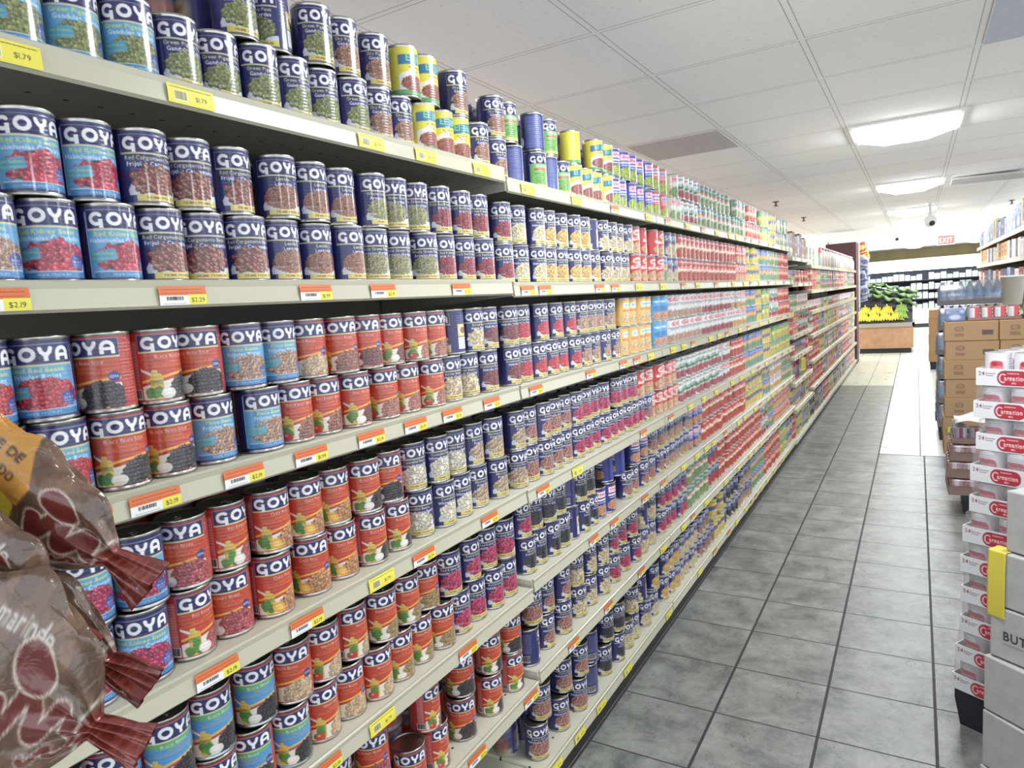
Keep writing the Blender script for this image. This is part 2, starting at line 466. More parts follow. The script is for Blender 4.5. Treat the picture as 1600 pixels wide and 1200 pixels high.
def label_ink(code):
    fam, b = code[0], code[1:]
    k = Ink(LW, 100, 4, NAVY)
    if fam == 'n':
        en, es, col, size, n, spot = BEAN[b]; side_panels(k, NAVY)
        panel_logo(k)
        k.text(117, 34.5, 6.0, en, (206, 208, 150), bold=True, wid=80); k.text(119, 43, 6.2, es, WHITE, bold=True, wid=84)
        k.poly([(82, 74), (77, 82), (78, 90), (96, 90), (161, 90), (161, 80), (120, 86)], (206, 208, 216))
        ins = lambda X, Y: (((X - 119) / 37) ** 2 + (np.maximum(0, 70 - Y) / 21.5) ** 2 + (np.maximum(0, Y - 70) / 18) ** 2) < 1
        k.beans(ins, (80, 48, 158, 89), col, size * 1.5, int(n * 1.2), spot)
        k.text(84, 77, 2.6, 'NET WT 15.5 OZ', WHITE, 'l', True, 16); k.rect(88, 89, 161, 98.5, (214, 198, 96)); k.text(126, 91.6, 3.8, 'PRIME PREMIUM', (120, 70, 50), bold=True, sx=1.3)
    elif fam == 'l':
        en, es, col, size, n, spot = BEAN[b]; side_panels(k, NAVY)
        k.rect(69, 8, 163, 96, (92, 160, 208)); k.frame(69, 8, 163, 96, .8, (190, 214, 232)); panel_logo(k)
        k.text(116, 34.5, 6.4, en, (198, 214, 110), bold=True, wid=84); k.text(116, 43, 6.4, es, (206, 226, 240), bold=True, wid=86)
        ins = lambda X, Y: (((X - 122) / 42) ** 2 + (np.maximum(0, 74 - Y) / 24) ** 2 + (np.maximum(0, Y - 74) / 15) ** 2) < 1
        k.beans(ins, (78, 50, 163, 88), col, size * 1.4, int(n * 1.4), spot)
        k.poly([(71, 61), (104, 58), (106, 72), (71, 78)], (74, 158, 196)); k.text(88, 62, 3.6, 'Low Sodium', (176, 208, 110), wid=30, bold=True); k.text(88, 69, 3.6, 'Bajo en Sodio', (176, 208, 110), wid=30)
        k.ell(150, 76, 10, 9.5, (40, 70, 160)); k.text(150, 70, 3.0, 'New', (230, 200, 120)); k.text(150, 75, 3.2, 'SEA SALT', WHITE, bold=True, wid=15); k.lines(143, 79, 157, 84, 2, WHITE)
        k.rect(74, 89, 163, 97, (58, 128, 190)); k.rect(74, 88.4, 163, 89.2, (220, 230, 236)); k.text(118, 91.5, 3.2, 'PRIME PREMIUM', (186, 212, 232), sx=1.3)
    elif fam == 's':
        en, es, col, size, n, spot = BEAN[b]; blue = b == 'LB'
        red = (186, 44, 36); k.rect(0, 0, LW, 100, red)
        k.lines(166, 10, 196, 90, 18, (226, 160, 150)); k.rect(50, 12, 66, 96, (206, 96, 92)); k.lines(51, 14, 65, 76, 14, (238, 190, 184)); k.barcode(48, 82, 67, 97)
        k.rect(200, 0, 232, 100, (176, 40, 34)); k.ell(214, 60, 9, 8, NAVY); k.text(214, 58, 3.6, 'GOYA', WHITE, bold=True)
        k.rect(69, 4, 164, 100, (70, 146, 206) if blue else (196, 62, 40)); panel_logo(k, 68, 166, 3, 28)
        if blue: k.poly([(69, 30), (164, 30), (164, 34), (110, 41), (69, 36)], (90, 170, 110))
        k.text(117, 33.0, 5.4, en if b != 'LB' else 'Black Beans', (238, 216, 212), wid=82, caps=True)
        k.text(120, 41.0, 3.4, 'Prepared with', (244, 150, 60), wid=40); k.text(120, 46.6, 3.8, 'Olive Oil, Red Pepper & Onion', (244, 150, 60), wid=76)
        top = lambda X: 66 - 10 * np.sin((X - 69) / 95 * 1.9 - .3)
        w = k.win(69, 48, 164, 98)
        k.put(w, w[2] > top(w[1]) + 9, (226, 222, 204)); k.put(w, (w[2] > top(w[1]) + 1) & (w[2] < top(w[1]) + 4.5), (242, 176, 54)); k.put(w, (w[2] > top(w[1]) + 5.6) & (w[2] < top(w[1]) + 9), red)
        k.poly([(69, 52), (95, 66), (93, 70), (69, 56)], (232, 226, 214))
        k.rrect(80, 60, 98, 98, 7, (218, 176, 60)); k.rrect(83, 55, 91, 64, 2, (214, 186, 90)); k.rect(80, 70, 97, 76, (150, 150, 60)); k.text(88, 71, 2.6, 'Olive', (70, 60, 30), wid=12)
        for i in range(9): k.ell(84 + rnd.uniform(-6, 12), 85 + rnd.uniform(-7, 8), 5, 6, (54 + rnd.randint(0, 40), 118 + rnd.randint(0, 30), 56), rnd.uniform(0, 3))
        ins = lambda X, Y: (((X - 138) / 30) ** 2 + (np.maximum(0, 84 - Y) / 21) ** 2) < 1
        col = {'RK': (160, 92, 74), 'SR': (118, 56, 54), 'PK': (186, 78, 84), 'PI': (176, 104, 84)}.get(b, col); k.beans(ins, (106, 62, 164, 97), col, size * 1.2, int(n * 1.5), None)
        if b in ('BK', 'PK', 'LB', 'SR'): k.ell(104, 90, 11, 8, (224, 216, 204)); k.ell(102, 88, 7, 4.5, (240, 234, 226))
        elif b == 'CH': k.ell(104, 88, 12, 9, (232, 168, 52), .5); k.ell(104, 88, 7, 5, (242, 196, 96), .5)
        elif b == 'GP': k.ell(104, 92, 11, 6, (232, 228, 214))
        else: k.ell(86, 93, 9, 8, (206, 56, 44)); k.ell(83, 90, 3, 2, (236, 150, 130))
        k.ell(155, 56, 8, 7, (42, 54, 130)); k.text(155, 54, 4.2, 'GOYA', WHITE, bold=True, wid=12)
    elif fam == 'y':
        Y = (226, 214, 60); k.rect(0, 0, LW, 100, Y); k.rect(0, 90, LW, 100, (84, 168, 96)); k.lines(8, 10, 60, 62, 14, (120, 120, 40)); k.barcode(14, 66, 44, 88)
        k.poly([(76, 18), (158, 8), (158, 32), (76, 38)], (52, 116, 158)); k.text(117, 14, 15, 'El Jib', (126, 206, 150), bold=True, wid=70)
        k.text(122, 38, 5, 'Gandules', (120, 140, 40), bold=True, wid=50); k.poly([(76, 58), (100, 50), (160, 82), (160, 90), (76, 90)], (232, 230, 222)); k.ell(108, 58, 11, 16, (226, 216, 214), .3)
        for i in range(7): k.ell(102 + i * 4.5, 46 + rnd.uniform(-5, 6), 1.8, 1.8, (190, 66, 50))
        k.beans(lambda X, Y: (((X - 117) / 36) ** 2 + ((Y - 76) / 16) ** 2) < 1, (80, 59, 155, 90), (176, 92, 76), 2.8, 560)
    elif fam == 'g':
        side_panels(k, NAVY); k.rect(4, 4, 60, 98, (62, 76, 150)); k.lines(6, 8, 58, 66, 17, (206, 210, 226)); k.barcode(12, 72, 50, 94); k.rect(172, 4, 230, 98, (62, 76, 150)); k.lines(176, 8, 228, 94, 22, (206, 210, 226))
        panel_logo(k); k.rect(73, 31, 161, 90, (112, 186, 96)); k.text(117, 34, 6, 'Green Beans', (226, 236, 190), wid=70, bold=True); k.rect(86, 44, 150, 50, (196, 64, 56)); k.text(118, 45.3, 3.4, 'Habichuelas Verdes', WHITE, wid=54)
        for i in range(120): x, y = rnd.uniform(84, 150), rnd.uniform(56, 88); a = rnd.uniform(-.9, .9); k.line([(x, y), (x + 10 * math.cos(a), y + 10 * math.sin(a))], 2.2, (70 + rnd.randint(0, 60), 128 + rnd.randint(0, 50), 60))
        k.ell(160, 78, 8, 14, WHITE); k.rect(80, 90, 161, 98, (214, 198, 96))
    elif fam == 'c':
        base = {'BL': (42, 60, 190), 'RD': (206, 44, 54), 'PA': (196, 208, 162), 'SM': (40, 50, 140)}[b]; k.rect(0, 0, LW, 100, base)
        k.lines(6, 10, 56, 66, 13, (210, 216, 236)); k.barcode(14, 72, 44, 94)
        k.rect(84, 8, 150, 32, (238, 228, 232)); k.frame(84, 8, 150, 32, 2.5, (220, 110, 140)); k.scrib(90, 13, 144, 25, (190, 60, 110) if b != 'RD' else (40, 60, 170))
        k.rect(84, 36, 150, 42, (232, 236, 244)); k.scrib(88, 45, 146, 51, (230, 236, 250))
        if b == 'SM': k.beans(lambda X, Y: (((X - 117) / 38) ** 2 + ((Y - 76) / 19) ** 2) < 1, (78, 57, 156, 95), (216, 150, 110), 3.2, 520)
        else: k.beans(lambda X, Y: (((X - 117) / 38) ** 2 + ((Y - 76) / 22) ** 2) < 1, (78, 54, 156, 97), (178, 204, 70) if b != 'PA' else (150, 178, 110), 3.0, 620, vary=.35)
    elif fam == 'r':
        k.rect(0, 0, LW, 100, (204, 48, 46)); k.lines(6, 10, 56, 60, 12, (240, 200, 190)); k.rect(10, 66, 46, 94, (236, 232, 226))
        k.rect(80, 26, 160, 52, (214, 64, 52)); k.ell(118, 20, 26, 12, (236, 214, 206)); k.scrib(100, 15, 136, 25, (190, 40, 50)); k.poly([(84, 40), (150, 30), (150, 44), (84, 52)], (238, 230, 220)); k.scrib(94, 38, 140, 45, (150, 40, 40))
        k.beans(lambda X, Y: (((X - 117) / 40) ** 2 + ((Y - 78) / 19) ** 2) < 1, (76, 59, 158, 97), (228, 176, 124), 4.4, 300)
    elif fam == 'w':
        k.rect(0, 0, LW, 100, (232, 230, 228)); k.lines(6, 10, 60, 90, 18, (120, 120, 126)); k.ell(117, 18, 22, 10, (196, 50, 54)); k.ell(117, 18, 15, 6.5, (236, 214, 206)); k.scrib(106, 15.4, 128, 21, (190, 40, 50))
        k.rect(76, 33, 160, 35.5, (60, 50, 60)); k.scrib(88, 40, 146, 46, (60, 62, 74)); k.lines(88, 50, 148, 60, 2, (90, 90, 100))
        k.beans(lambda X, Y: Y > 66 + 3 * np.sin(X / 6), (73, 62, 162, 97), {'WH': (196, 150, 120), 'WR': (176, 60, 60), 'WY': (214, 160, 80)}[b], 3.2, 640)
    elif fam == 'o':
        k.rect(0, 0, LW, 100, (232, 176, 78)); k.lines(6, 10, 56, 90, 16, (206, 130, 60)); k.rect(92, 14, 142, 34, (226, 236, 226)); k.scrib(98, 18, 136, 30, (60, 150, 190))
        k.scrib(88, 40, 146, 47, (196, 84, 50)); k.beans(lambda X, Y: (((X - 117) / 36) ** 2 + ((Y - 72) / 20) ** 2) < 1, (80, 52, 154, 92), (240, 196, 130), 4.5, 260, dark=.8)
    elif fam == 'k':
        k.rect(0, 0, LW, 100, (70, 164, 226)); k.scrib(82, 13, 152, 26, WHITE); k.ell(117, 50, 34, 13, (60, 120, 190)); k.beans(lambda X, Y: (((X - 117) / 36) ** 2 + ((Y - 80) / 15) ** 2) < 1, (80, 64, 154, 96), (240, 160, 110), 4.5, 240)
    elif fam == 't':
        k.rect(0, 0, LW, 100, {'GW': (226, 228, 222), 'GR': (90, 132, 110), 'CO': (88, 150, 96), 'TO': (190, 62, 52), 'PN': (222, 206, 80), 'BW': (84, 118, 190)}[b])
        k.lines(6, 10, 60, 90, 18, (150, 154, 150)); k.poly([(73, 40), (161, 22), (161, 44), (73, 62)], {'GW': (52, 110, 72), 'GR': (220, 216, 190), 'CO': (232, 226, 120), 'TO': (236, 226, 196), 'PN': (54, 90, 170), 'BW': (236, 200, 80)}[b])
        k.scrib(90, 32, 146, 44, (230, 60, 50) if b != 'GW' else WHITE)
        k.beans(lambda X, Y: (((X - 117) / 38) ** 2 + ((Y - 78) / 17) ** 2) < 1, (78, 60, 156, 96), {'GW': (176, 60, 70), 'GR': (140, 160, 90), 'CO': (230, 200, 90), 'TO': (214, 70, 50), 'PN': (236, 196, 90), 'BW': (120, 170, 110)}[b], 4, 300)
        k.scrib(88, 10, 146, 18, (60, 60, 60) if b in ('GW', 'PN') else WHITE)
    return k
# ------------------------------------------------------------------ room
CE = CAMZ + 0.961
M_ceil = mat('ceiling_tile', rough=0.95)
def _ceil(m):
    tc = N(m, 'ShaderNodeTexCoord'); sp = N(m, 'ShaderNodeSeparateXYZ'); L(m, tc.outputs['Object'], sp.inputs[0])
    gx = mathn(m, 'DIVIDE', mathn(m, 'ADD', sp.outputs['X'], 0.996 + 12.2), 0.61); gy = mathn(m, 'DIVIDE', mathn(m, 'ADD', sp.outputs['Y'], -2.415 + 12.2), 0.61)
    dx = mathn(m, 'ABSOLUTE', mathn(m, 'SUBTRACT', mathn(m, 'FRACT', mathn(m, 'ADD', gx, 0.5)), 0.5))
    dy = mathn(m, 'ABSOLUTE', mathn(m, 'SUBTRACT', mathn(m, 'FRACT', mathn(m, 'ADD', gy, 0.5)), 0.5))
    d = mathn(m, 'MINIMUM', dx, dy)
    gap = mathn(m, 'LESS_THAN', mathn(m, 'ABSOLUTE', mathn(m, 'SUBTRACT', d, 0.020)), 0.0035)
    cb = N(m, 'ShaderNodeCombineXYZ'); L(m, mathn(m, 'FLOOR', gx), cb.inputs[0]); L(m, mathn(m, 'FLOOR', gy), cb.inputs[1])
    wn = N(m, 'ShaderNodeTexWhiteNoise', noise_dimensions='3D'); L(m, cb.outputs[0], wn.inputs['Vector'])
    ns = N(m, 'ShaderNodeTexNoise'); ns.inputs['Scale'].default_value = 60; ns.inputs['Detail'].default_value = 6; L(m, tc.outputs['Object'], ns.inputs['Vector'])
    n2 = N(m, 'ShaderNodeTexNoise'); n2.inputs['Scale'].default_value = 1.3; L(m, tc.outputs['Object'], n2.inputs['Vector'])
    pit = mathn(m, 'MULTIPLY', mathn(m, 'LESS_THAN', ns.outputs['Fac'], 0.36), 0.10)
    val = mathn(m, 'SUBTRACT', mathn(m, 'ADD', mathn(m, 'ADD', mathn(m, 'MULTIPLY', wn.outputs['Value'], 0.05), 0.90), mathn(m, 'MULTIPLY', n2.outputs['Fac'], 0.08)), pit)
    val = mathn(m, 'MULTIPLY', val, mathn(m, 'SUBTRACT', 1.0, mathn(m, 'MULTIPLY', gap, 0.45)))  # tile gaps darkened, with the T-bars' fine shadow line in the colour
    cc = N(m, 'ShaderNodeCombineColor'); L(m, val, cc.inputs[0]); L(m, mathn(m, 'MULTIPLY', val, 0.985), cc.inputs[1]); L(m, mathn(m, 'MULTIPLY', val, 0.97), cc.inputs[2])
    L(m, cc.outputs[0], bsdf(m).inputs['Base Color'])
    bp = N(m, 'ShaderNodeBump'); bp.inputs['Strength'].default_value = 0.3; bp.inputs['Distance'].default_value = 0.004
    L(m, mathn(m, 'ADD', ns.outputs['Fac'], mathn(m, 'MULTIPLY', gap, -2.0)), bp.inputs['Height']); L(m, bp.outputs['Normal'], bsdf(m).inputs['Normal'])
_ceil(M_ceil)
X0, X1, Y0, Y1 = -6.0, 4.6, -3.2, 25.4
b = MB(); b.box(X0, X1, Y0, Y1, CE, CE + 0.06)
tag(b.build('ceiling', M_ceil), kind='structure')

# floor: slate tiles, a paler lane of ceramic tiles on the right and beyond
def tile_floor(name, c1, c2, grout, px, py, ox, oy, wx, wy, rough, vein):
    m = mat(name, rough=rough)
    tc = N(m, 'ShaderNodeTexCoord'); sp = N(m, 'ShaderNodeSeparateXYZ'); L(m, tc.outputs['Object'], sp.inputs[0])
    gx = mathn(m, 'DIVIDE', mathn(m, 'ADD', sp.outputs['X'], -ox + px * 40), px); gy = mathn(m, 'DIVIDE', mathn(m, 'ADD', sp.outputs['Y'], -oy + py * 40), py)
    wob = N(m, 'ShaderNodeTexNoise'); wob.inputs['Scale'].default_value = 30; L(m, tc.outputs['Object'], wob.inputs['Vector'])
    dx = mathn(m, 'MULTIPLY', mathn(m, 'ABSOLUTE', mathn(m, 'SUBTRACT', mathn(m, 'FRACT', mathn(m, 'ADD', gx, 0.5)), 0.5)), px)
    dy = mathn(m, 'MULTIPLY', mathn(m, 'ABSOLUTE', mathn(m, 'SUBTRACT', mathn(m, 'FRACT', mathn(m, 'ADD', gy, 0.5)), 0.5)), py)
    kx = mathn(m, 'LESS_THAN', mathn(m, 'ADD', dx, mathn(m, 'MULTIPLY', wob.outputs['Fac'], 0.0016)), wx); ky = mathn(m, 'LESS_THAN', mathn(m, 'ADD', dy, mathn(m, 'MULTIPLY', wob.outputs['Fac'], 0.0012)), wy)
    g = mathn(m, 'MAXIMUM', kx, ky)
    cb = N(m, 'ShaderNodeCombineXYZ'); L(m, mathn(m, 'FLOOR', gx), cb.inputs[0]); L(m, mathn(m, 'FLOOR', gy), cb.inputs[1])
    wn = N(m, 'ShaderNodeTexWhiteNoise', noise_dimensions='3D'); L(m, cb.outputs[0], wn.inputs['Vector'])
    va = N(m, 'ShaderNodeVectorMath', operation='ADD'); sc2 = N(m, 'ShaderNodeVectorMath', operation='SCALE'); sc2.inputs['Scale'].default_value = 7.0
    L(m, wn.outputs['Color'], sc2.inputs[0]); L(m, tc.outputs['Object'], va.inputs[0]); L(m, sc2.outputs[0], va.inputs[1])
    n1 = N(m, 'ShaderNodeTexNoise'); n1.inputs['Scale'].default_value = 7; n1.inputs['Detail'].default_value = 10; n1.inputs['Roughness'].default_value = 0.72; n1.inputs['Distortion'].default_value = 0.25; L(m, va.outputs[0], n1.inputs['Vector'])
    rp = N(m, 'ShaderNodeValToRGB'); rp.color_ramp.elements[0].position = 0.34; rp.color_ramp.elements[1].position = 0.66
    rp.color_ramp.elements[0].color = c1; rp.color_ramp.elements[1].color = c2; L(m, n1.outputs['Fac'], rp.inputs['Fac'])
    n3 = N(m, 'ShaderNodeTexNoise'); n3.inputs['Scale'].default_value = 5; n3.inputs['Detail'].default_value = 5; n3.inputs['Distortion'].default_value = 2.2; L(m, va.outputs[0], n3.inputs['Vector'])
    ve = mathn(m, 'MULTIPLY', mathn(m, 'LESS_THAN', mathn(m, 'ABSOLUTE', mathn(m, 'SUBTRACT', n3.outputs['Fac'], 0.56)), 0.0035), vein)
    mx = N(m, 'ShaderNodeMix', data_type='RGBA'); mx.inputs[7].default_value = rgb(40, 42, 42); L(m, ve, mx.inputs[0]); L(m, rp.outputs['Color'], mx.inputs[6])
    mg = N(m, 'ShaderNodeMix', data_type='RGBA'); mg.inputs[7].default_value = grout; L(m, g, mg.inputs[0]); L(m, mx.outputs[2], mg.inputs[6]); L(m, mg.outputs[2], bsdf(m).inputs['Base Color'])
    L(m, mathn(m, 'ADD', mathn(m, 'MULTIPLY', n1.outputs['Fac'], 0.25), mathn(m, 'MULTIPLY', g, 0.4)), bsdf(m).inputs['Roughness']) if False else None
    rr = mathn(m, 'ADD', mathn(m, 'ADD', rough - 0.12, mathn(m, 'MULTIPLY', n1.outputs['Fac'], 0.24)), mathn(m, 'MULTIPLY', g, 0.3)); L(m, rr, bsdf(m).inputs['Roughness'])
    bp = N(m, 'ShaderNodeBump'); bp.inputs['Strength'].default_value = 0.35; bp.inputs['Distance'].default_value = 0.003
    L(m, mathn(m, 'SUBTRACT', n1.outputs['Fac'], mathn(m, 'MULTIPLY', g, 1.2)), bp.inputs['Height']); L(m, bp.outputs['Normal'], bsdf(m).inputs['Normal'])
    return m
FX0, FY0, PX, PY = -0.612, 1.918, 0.3322, 0.3237
M_slate = tile_floor('slate_tiles', rgb(90, 93, 89), rgb(150, 151, 146), rgb(44, 44, 44), PX, PY, FX0, FY0, 0.0056, 0.0034, 0.36, 0.55)
M_ceram = tile_floor('ceramic_tiles', rgb(204, 206, 200), rgb(226, 227, 221), rgb(70, 72, 72), 0.305, 0.1525, -0.2798, 6.45, 0.0052, 0.0018, 0.30, 0.0)
M_cream = tile_floor('cream_tiles', rgb(196, 196, 178), rgb(212, 211, 194), rgb(90, 92, 88), 0.335, 3.0, -0.60, 10.82, 0.0045, 0.002, 0.30, 0.0)
XS = -0.2798; YA = 6.45; YB = 10.82
b = MB()
def quad(x0, x1, y0, y1, mi):
    b.mi = mi; b.add([(x0, y0, 0), (x1, y0, 0), (x1, y1, 0), (x0, y1, 0)], [(0, 1, 2, 3)])
quad(X0, X1, Y0, YA, 0); quad(X0, XS, YA, YB, 0); quad(XS, X1, YA, Y1, 1); quad(X0, XS, YB, Y1, 2)
tag(b.build('floor', [M_slate, M_ceram, M_cream]), kind='structure')
b = MB(); b.box(XS, X1, YA - 0.006, YA + 0.006, 0, 0.0012); b.box(XS - 0.004, XS + 0.004, YA, Y1, 0, 0.0012)
tag(b.build('trim_1', mat('dark_grout', rgb(56, 57, 56), 0.8)), kind='structure')

M_wall = noisy(mat('olive_wall', rough=0.8), rgb(150, 138, 100), rgb(166, 153, 112), 3)
M_plaster = mat('plain_wall', rgb(205, 200, 188), 0.85)
b = MB(); b.box(X0, X1, Y1, Y1 + 0.1, 0, CE); tag(b.build('wall_far', M_wall), kind='structure')

# ------------------------------------------------------------------ ceiling lamps (the aisle's own, and unseen rows added for light)
def emis(name, col, st):
    m = bpy.data.materials.new(name); m.use_nodes = True; nt = m.node_tree; nt.nodes.clear()
    e = nt.nodes.new('ShaderNodeEmission'); e.inputs[0].default_value = col; e.inputs[1].default_value = st
    o = nt.nodes.new('ShaderNodeOutputMaterial'); nt.links.new(e.outputs[0], o.inputs[0]); return m
M_lens = emis('lamp_lens', (0.93, 0.97, 1.0, 1), LAMP)
M_addwarm = emis('added_warm_lens', (1.0, 0.70, 0.58, 1), LAMP * 1.9)  # for an unseen row, added to tint the ceiling pink on the left
M_tube = emis('lamp_tube', (0.95, 0.98, 1.0, 1), LAMP * 0.8)
def make_lamp(lens):
    t = empty('ceiling_light')
    f = MB()
    for a in (-.305, .285): f.box(a, a + .02, -.305, .305, -.012, 0)
    for a in (-.305, .285): f.box(-.285, .285, a, a + .02, -.012, 0)
    f.build('light_frame', M_white, t)
    d = MB(); d.add([(-.285, -.285, -.006), (.285, -.285, -.006), (.285, .285, -.006), (-.285, .285, -.006), (-.12, -.12, -.075), (.12, -.12, -.075), (.12, .12, -.075), (-.12, .12, -.075)],
                    [(0, 4, 5, 1), (1, 5, 6, 2), (2, 6, 7, 3), (3, 7, 4, 0), (4, 7, 6, 5)])
    d.build('diffuser', lens, t)  # deep drop shaped to throw light sideways onto the ceiling
    return t
lamps = []
ordn = ['first', 'second', 'third', 'fourth', 'fifth', 'sixth', 'seventh', 'eighth', 'ninth', 'tenth', 'eleventh', 'twelfth', 'thirteenth',
        'fourteenth', 'fifteenth', 'sixteenth', 'seventeenth', 'eighteenth', 'nineteenth', 'twentieth', 'twenty-first', 'twenty-second', 'twenty-third', 'twenty-fourth']
proto = make_lamp(M_lens); first = True
for k, y in enumerate((1.80, 5.165, 8.215, 11.265, 14.0, 17.0, 20.0, 23.2)):
    o = proto if first else copy_tree(proto); first = False
    o.location = (-0.062, y, CE - 0.001)
    tag(o, 'square ceiling light above the can aisle, %s' % ('out of view nearest the camera' if k == 0 else ordn[k - 1] + ' in view along the row'), 'light', 'square lights above the can aisle')
for x, ys, warm in ((-2.75, (2.2, 5.2, 8.3, 11.4), 1), (-1.75, (14.75, 20.2), 0), (2.8, (-.5, 2.6, 5.6, 8.7), 0), (1.45, (13.8, 18.9, 23.0), 0), (-4.6, (17, 22), 0), (3.3, (12.0, 21.0), 0)):  # the warm row and the first right-hand row: unseen, added to light the ceiling
    pw = None
    for j, y in enumerate(ys):
        o = make_lamp(M_addwarm) if (warm and pw is None) else copy_tree(pw if warm else proto)
        if warm and pw is None: pw = o
        o.location = (x, y, CE - 0.001)
        tag(o, 'square ceiling light in part-added rows over the %s aisle, number %d along its row' % ('neighbouring' if x < -1 else 'far right' if x > 1 else 'entrance', j + 1), 'light', 'square lights above the other aisles')

# ------------------------------------------------------------------ gondola shelving
XF = -0.945; XB = -1.40
NEAR = (1.824, 1.53, 1.24, .948, .662, .383, .09); SEC2 = (1.801, 1.522, 1.24, .944, .683, .407, .098)
SB = (1.73, 1.50, 1.28, 1.03, .84, .60, .36, .08); SD = (1.68, 1.42, 1.2, .95, .68, .40, .08)
def shelf_meshes(y0, y1, z, base=False):
    s = MB(); s.prism_y([(XB, z - .012), (XB, z), (XF + .002, z), (XF + .002, z - .012)], y0, y1)
    g = MB(); g.prism_y([(XF + .002, z + .0015), (XF + .006, z + .0035), (XF + .010, z + .001), (XF + .008, z - .008), (XF + .011, z - .034), (XF + .006, z - .038), (XF + .001, z - .030)], y0 + .004, y1 - .004)
    return s, g
def unit(y0, y1, hs, label, end=False):
    t = empty('shelving_unit', ((XF + XB) / 2, (y0 + y1) / 2, 0)); off = Vector(t.location)
    def place(mb, name, m, par):
        o = mb.build(name, m); o.location = (0, 0, 0)
        if par is t: o.parent = t; o.matrix_parent_inverse = Matrix.Translation(-off)
        else: o.parent = par
        return o
    p = MB(); p.box(XB - .03, XB - .006, y0, y1, 0.0, hs[0] + .10); place(p, 'back_panel', M_back, t)
    p = MB(); p.box(XB - .006, XB + .018, y0 + .001, y0 + .026, 0, hs[0] + .10); place(p, 'upright', M_bracket, t)
    for i, z in enumerate(hs):
        s, g = shelf_meshes(y0 + .001, y1 - .001, z)
        o = place(s, 'shelf', M_deck, t); place(g, 'price_rail', M_rail, o)
        for yy in (y0 + .001, y1 - .007):
            e = MB()
            e.prism_y([(XB, z - .012), (XB, z - .075), (XB + .12, z - .05), (XF - .01, z - .034), (XF + .004, z - .034), (XF + .004, z - .012)] if i < len(hs) - 1 else [(XB, z - .012), (XB, z - .03), (XF, z - .03), (XF, z - .012)], yy, yy + .006)
            place(e, 'shelf_bracket', M_bracket, o)
    k = MB(); k.box(XB, XF - .006, y0 + .001, y1 - .001, 0.0, hs[-1] - .013); place(k, 'kick_plate', M_kick, t)
    tag(t, label, 'shelving', 'shelving units of the long can wall')
    return t
UN = []
for i in range(-1, 11):
    y0 = .38 + 1.22 * i; y1 = y0 + 1.22
    if i == -1: y1 = .30
    if i == 0: y0 = .30
    hs = NEAR if i <= 0 else SEC2 if i < 5 else SB if i == 5 else SD
    UN.append((y0, y1, hs))
    lab = {-1: 'cream shelving unit beside the camera, before the first can in view', 0: 'cream shelving unit nearest the camera with the red soup cans',
           1: 'cream shelving unit just past the first joint, six tiers of navy cans'}.get(i) or 'cream shelving unit, %s past the first joint of the can wall' % ordn[i - 1]
    unit(y0, y1, hs, lab)
YEND = .38 + 1.22 * 11

# ------------------------------------------------------------------ the cans
CR = .0375; CH = .112; XC = -.995
def can_body():
    b = MB(); r = .0368
    b.lathe([(.034, .0022), (.0368, 0.0), (.0377, .0012), (.0377, .0036), (r, .0052), (r, CH - .0052), (.0377, CH - .0036), (.0377, CH - .0012), (.0368, CH), (.0352, CH - .0006), (.0350, CH - .0038)], 40)
    return b.mesh('can_body', M_steel)
def lid_mesh():
    b = MB(); b.lathe([(.0350, CH - .0040), (.0335, CH - .0046), (.0320, CH - .0034), (.0300, CH - .0044), (.0220, CH - .0040), (.0200, CH - .0046), (.0001, CH - .0044)], 36, cap=False)
    return b.mesh('can_lid', M_lid)
def tab_mesh():
    b = MB(); z = CH - .0028; pts = [(.012 + .006 * math.cos(a), .0052 * math.sin(a), z) for a in [2 * PI * k / 12 for k in range(13)]]
    b.tube(pts, .0011, 5); b.lathe([(.0001, z - .0015), (.003, z - .0015), (.003, z + .0008), (.0001, z + .0012)], 10, (.003, 0, 0)); b.tube([(.017, .003, z), (.021, 0, z - .0004), (.017, -.003, z)], .001, 5)
    return b.mesh('pull_tab', M_lid)
ME_body, ME_lid, ME_tab = can_body(), lid_mesh(), tab_mesh()
INK = {}
def ink(code):
    if code not in INK: INK[code] = label_ink(code)
    return INK[code]
LABEL = {}
def label_mesh(code):
    if code in LABEL: return LABEL[code]
    nx, ny = 234, 100; c = ink(code).down(nx, ny)
    a = ((np.arange(nx) + .5) / nx * LW - FX) / LW * 2 * PI; z = CH - .0058 - (np.arange(ny)) / (ny - 1) * (CH - .0116); r = .0371
    P = np.stack([np.broadcast_to(r * np.cos(a), (ny, nx)), np.broadcast_to(r * np.sin(a), (ny, nx)), np.broadcast_to(z[:, None], (ny, nx))], -1)
    LABEL[code] = grid_mesh('label_' + code, P, c, M_label, wrap=True); return LABEL[code]
WORDS = {'PG': 'green pigeon-pea', 'DP': 'brown pigeon-pea', 'CA': 'red cargamanto-bean', 'LE': 'lentil', 'WG': 'whole green-pea', 'DK': 'dark kidney-bean', 'BU': 'butter-bean',
         'DR': 'dominican-red-bean', 'CN': 'white kidney-bean', 'BE': 'blackeye-pea', 'PK': 'pink-red kidney-bean', 'NV': 'navy-bean', 'CP': 'chick-pea', 'RO': 'roman-bean', 'BB': 'black-bean',
         'SR': 'small-red-bean', 'PI': 'pinto-bean', 'RK': 'red kidney-bean', 'WB': 'white-bean', 'GP': 'green-pigeon', 'CH': 'garbanzo', 'BK': 'black-bean', 'LB': 'black-bean'}
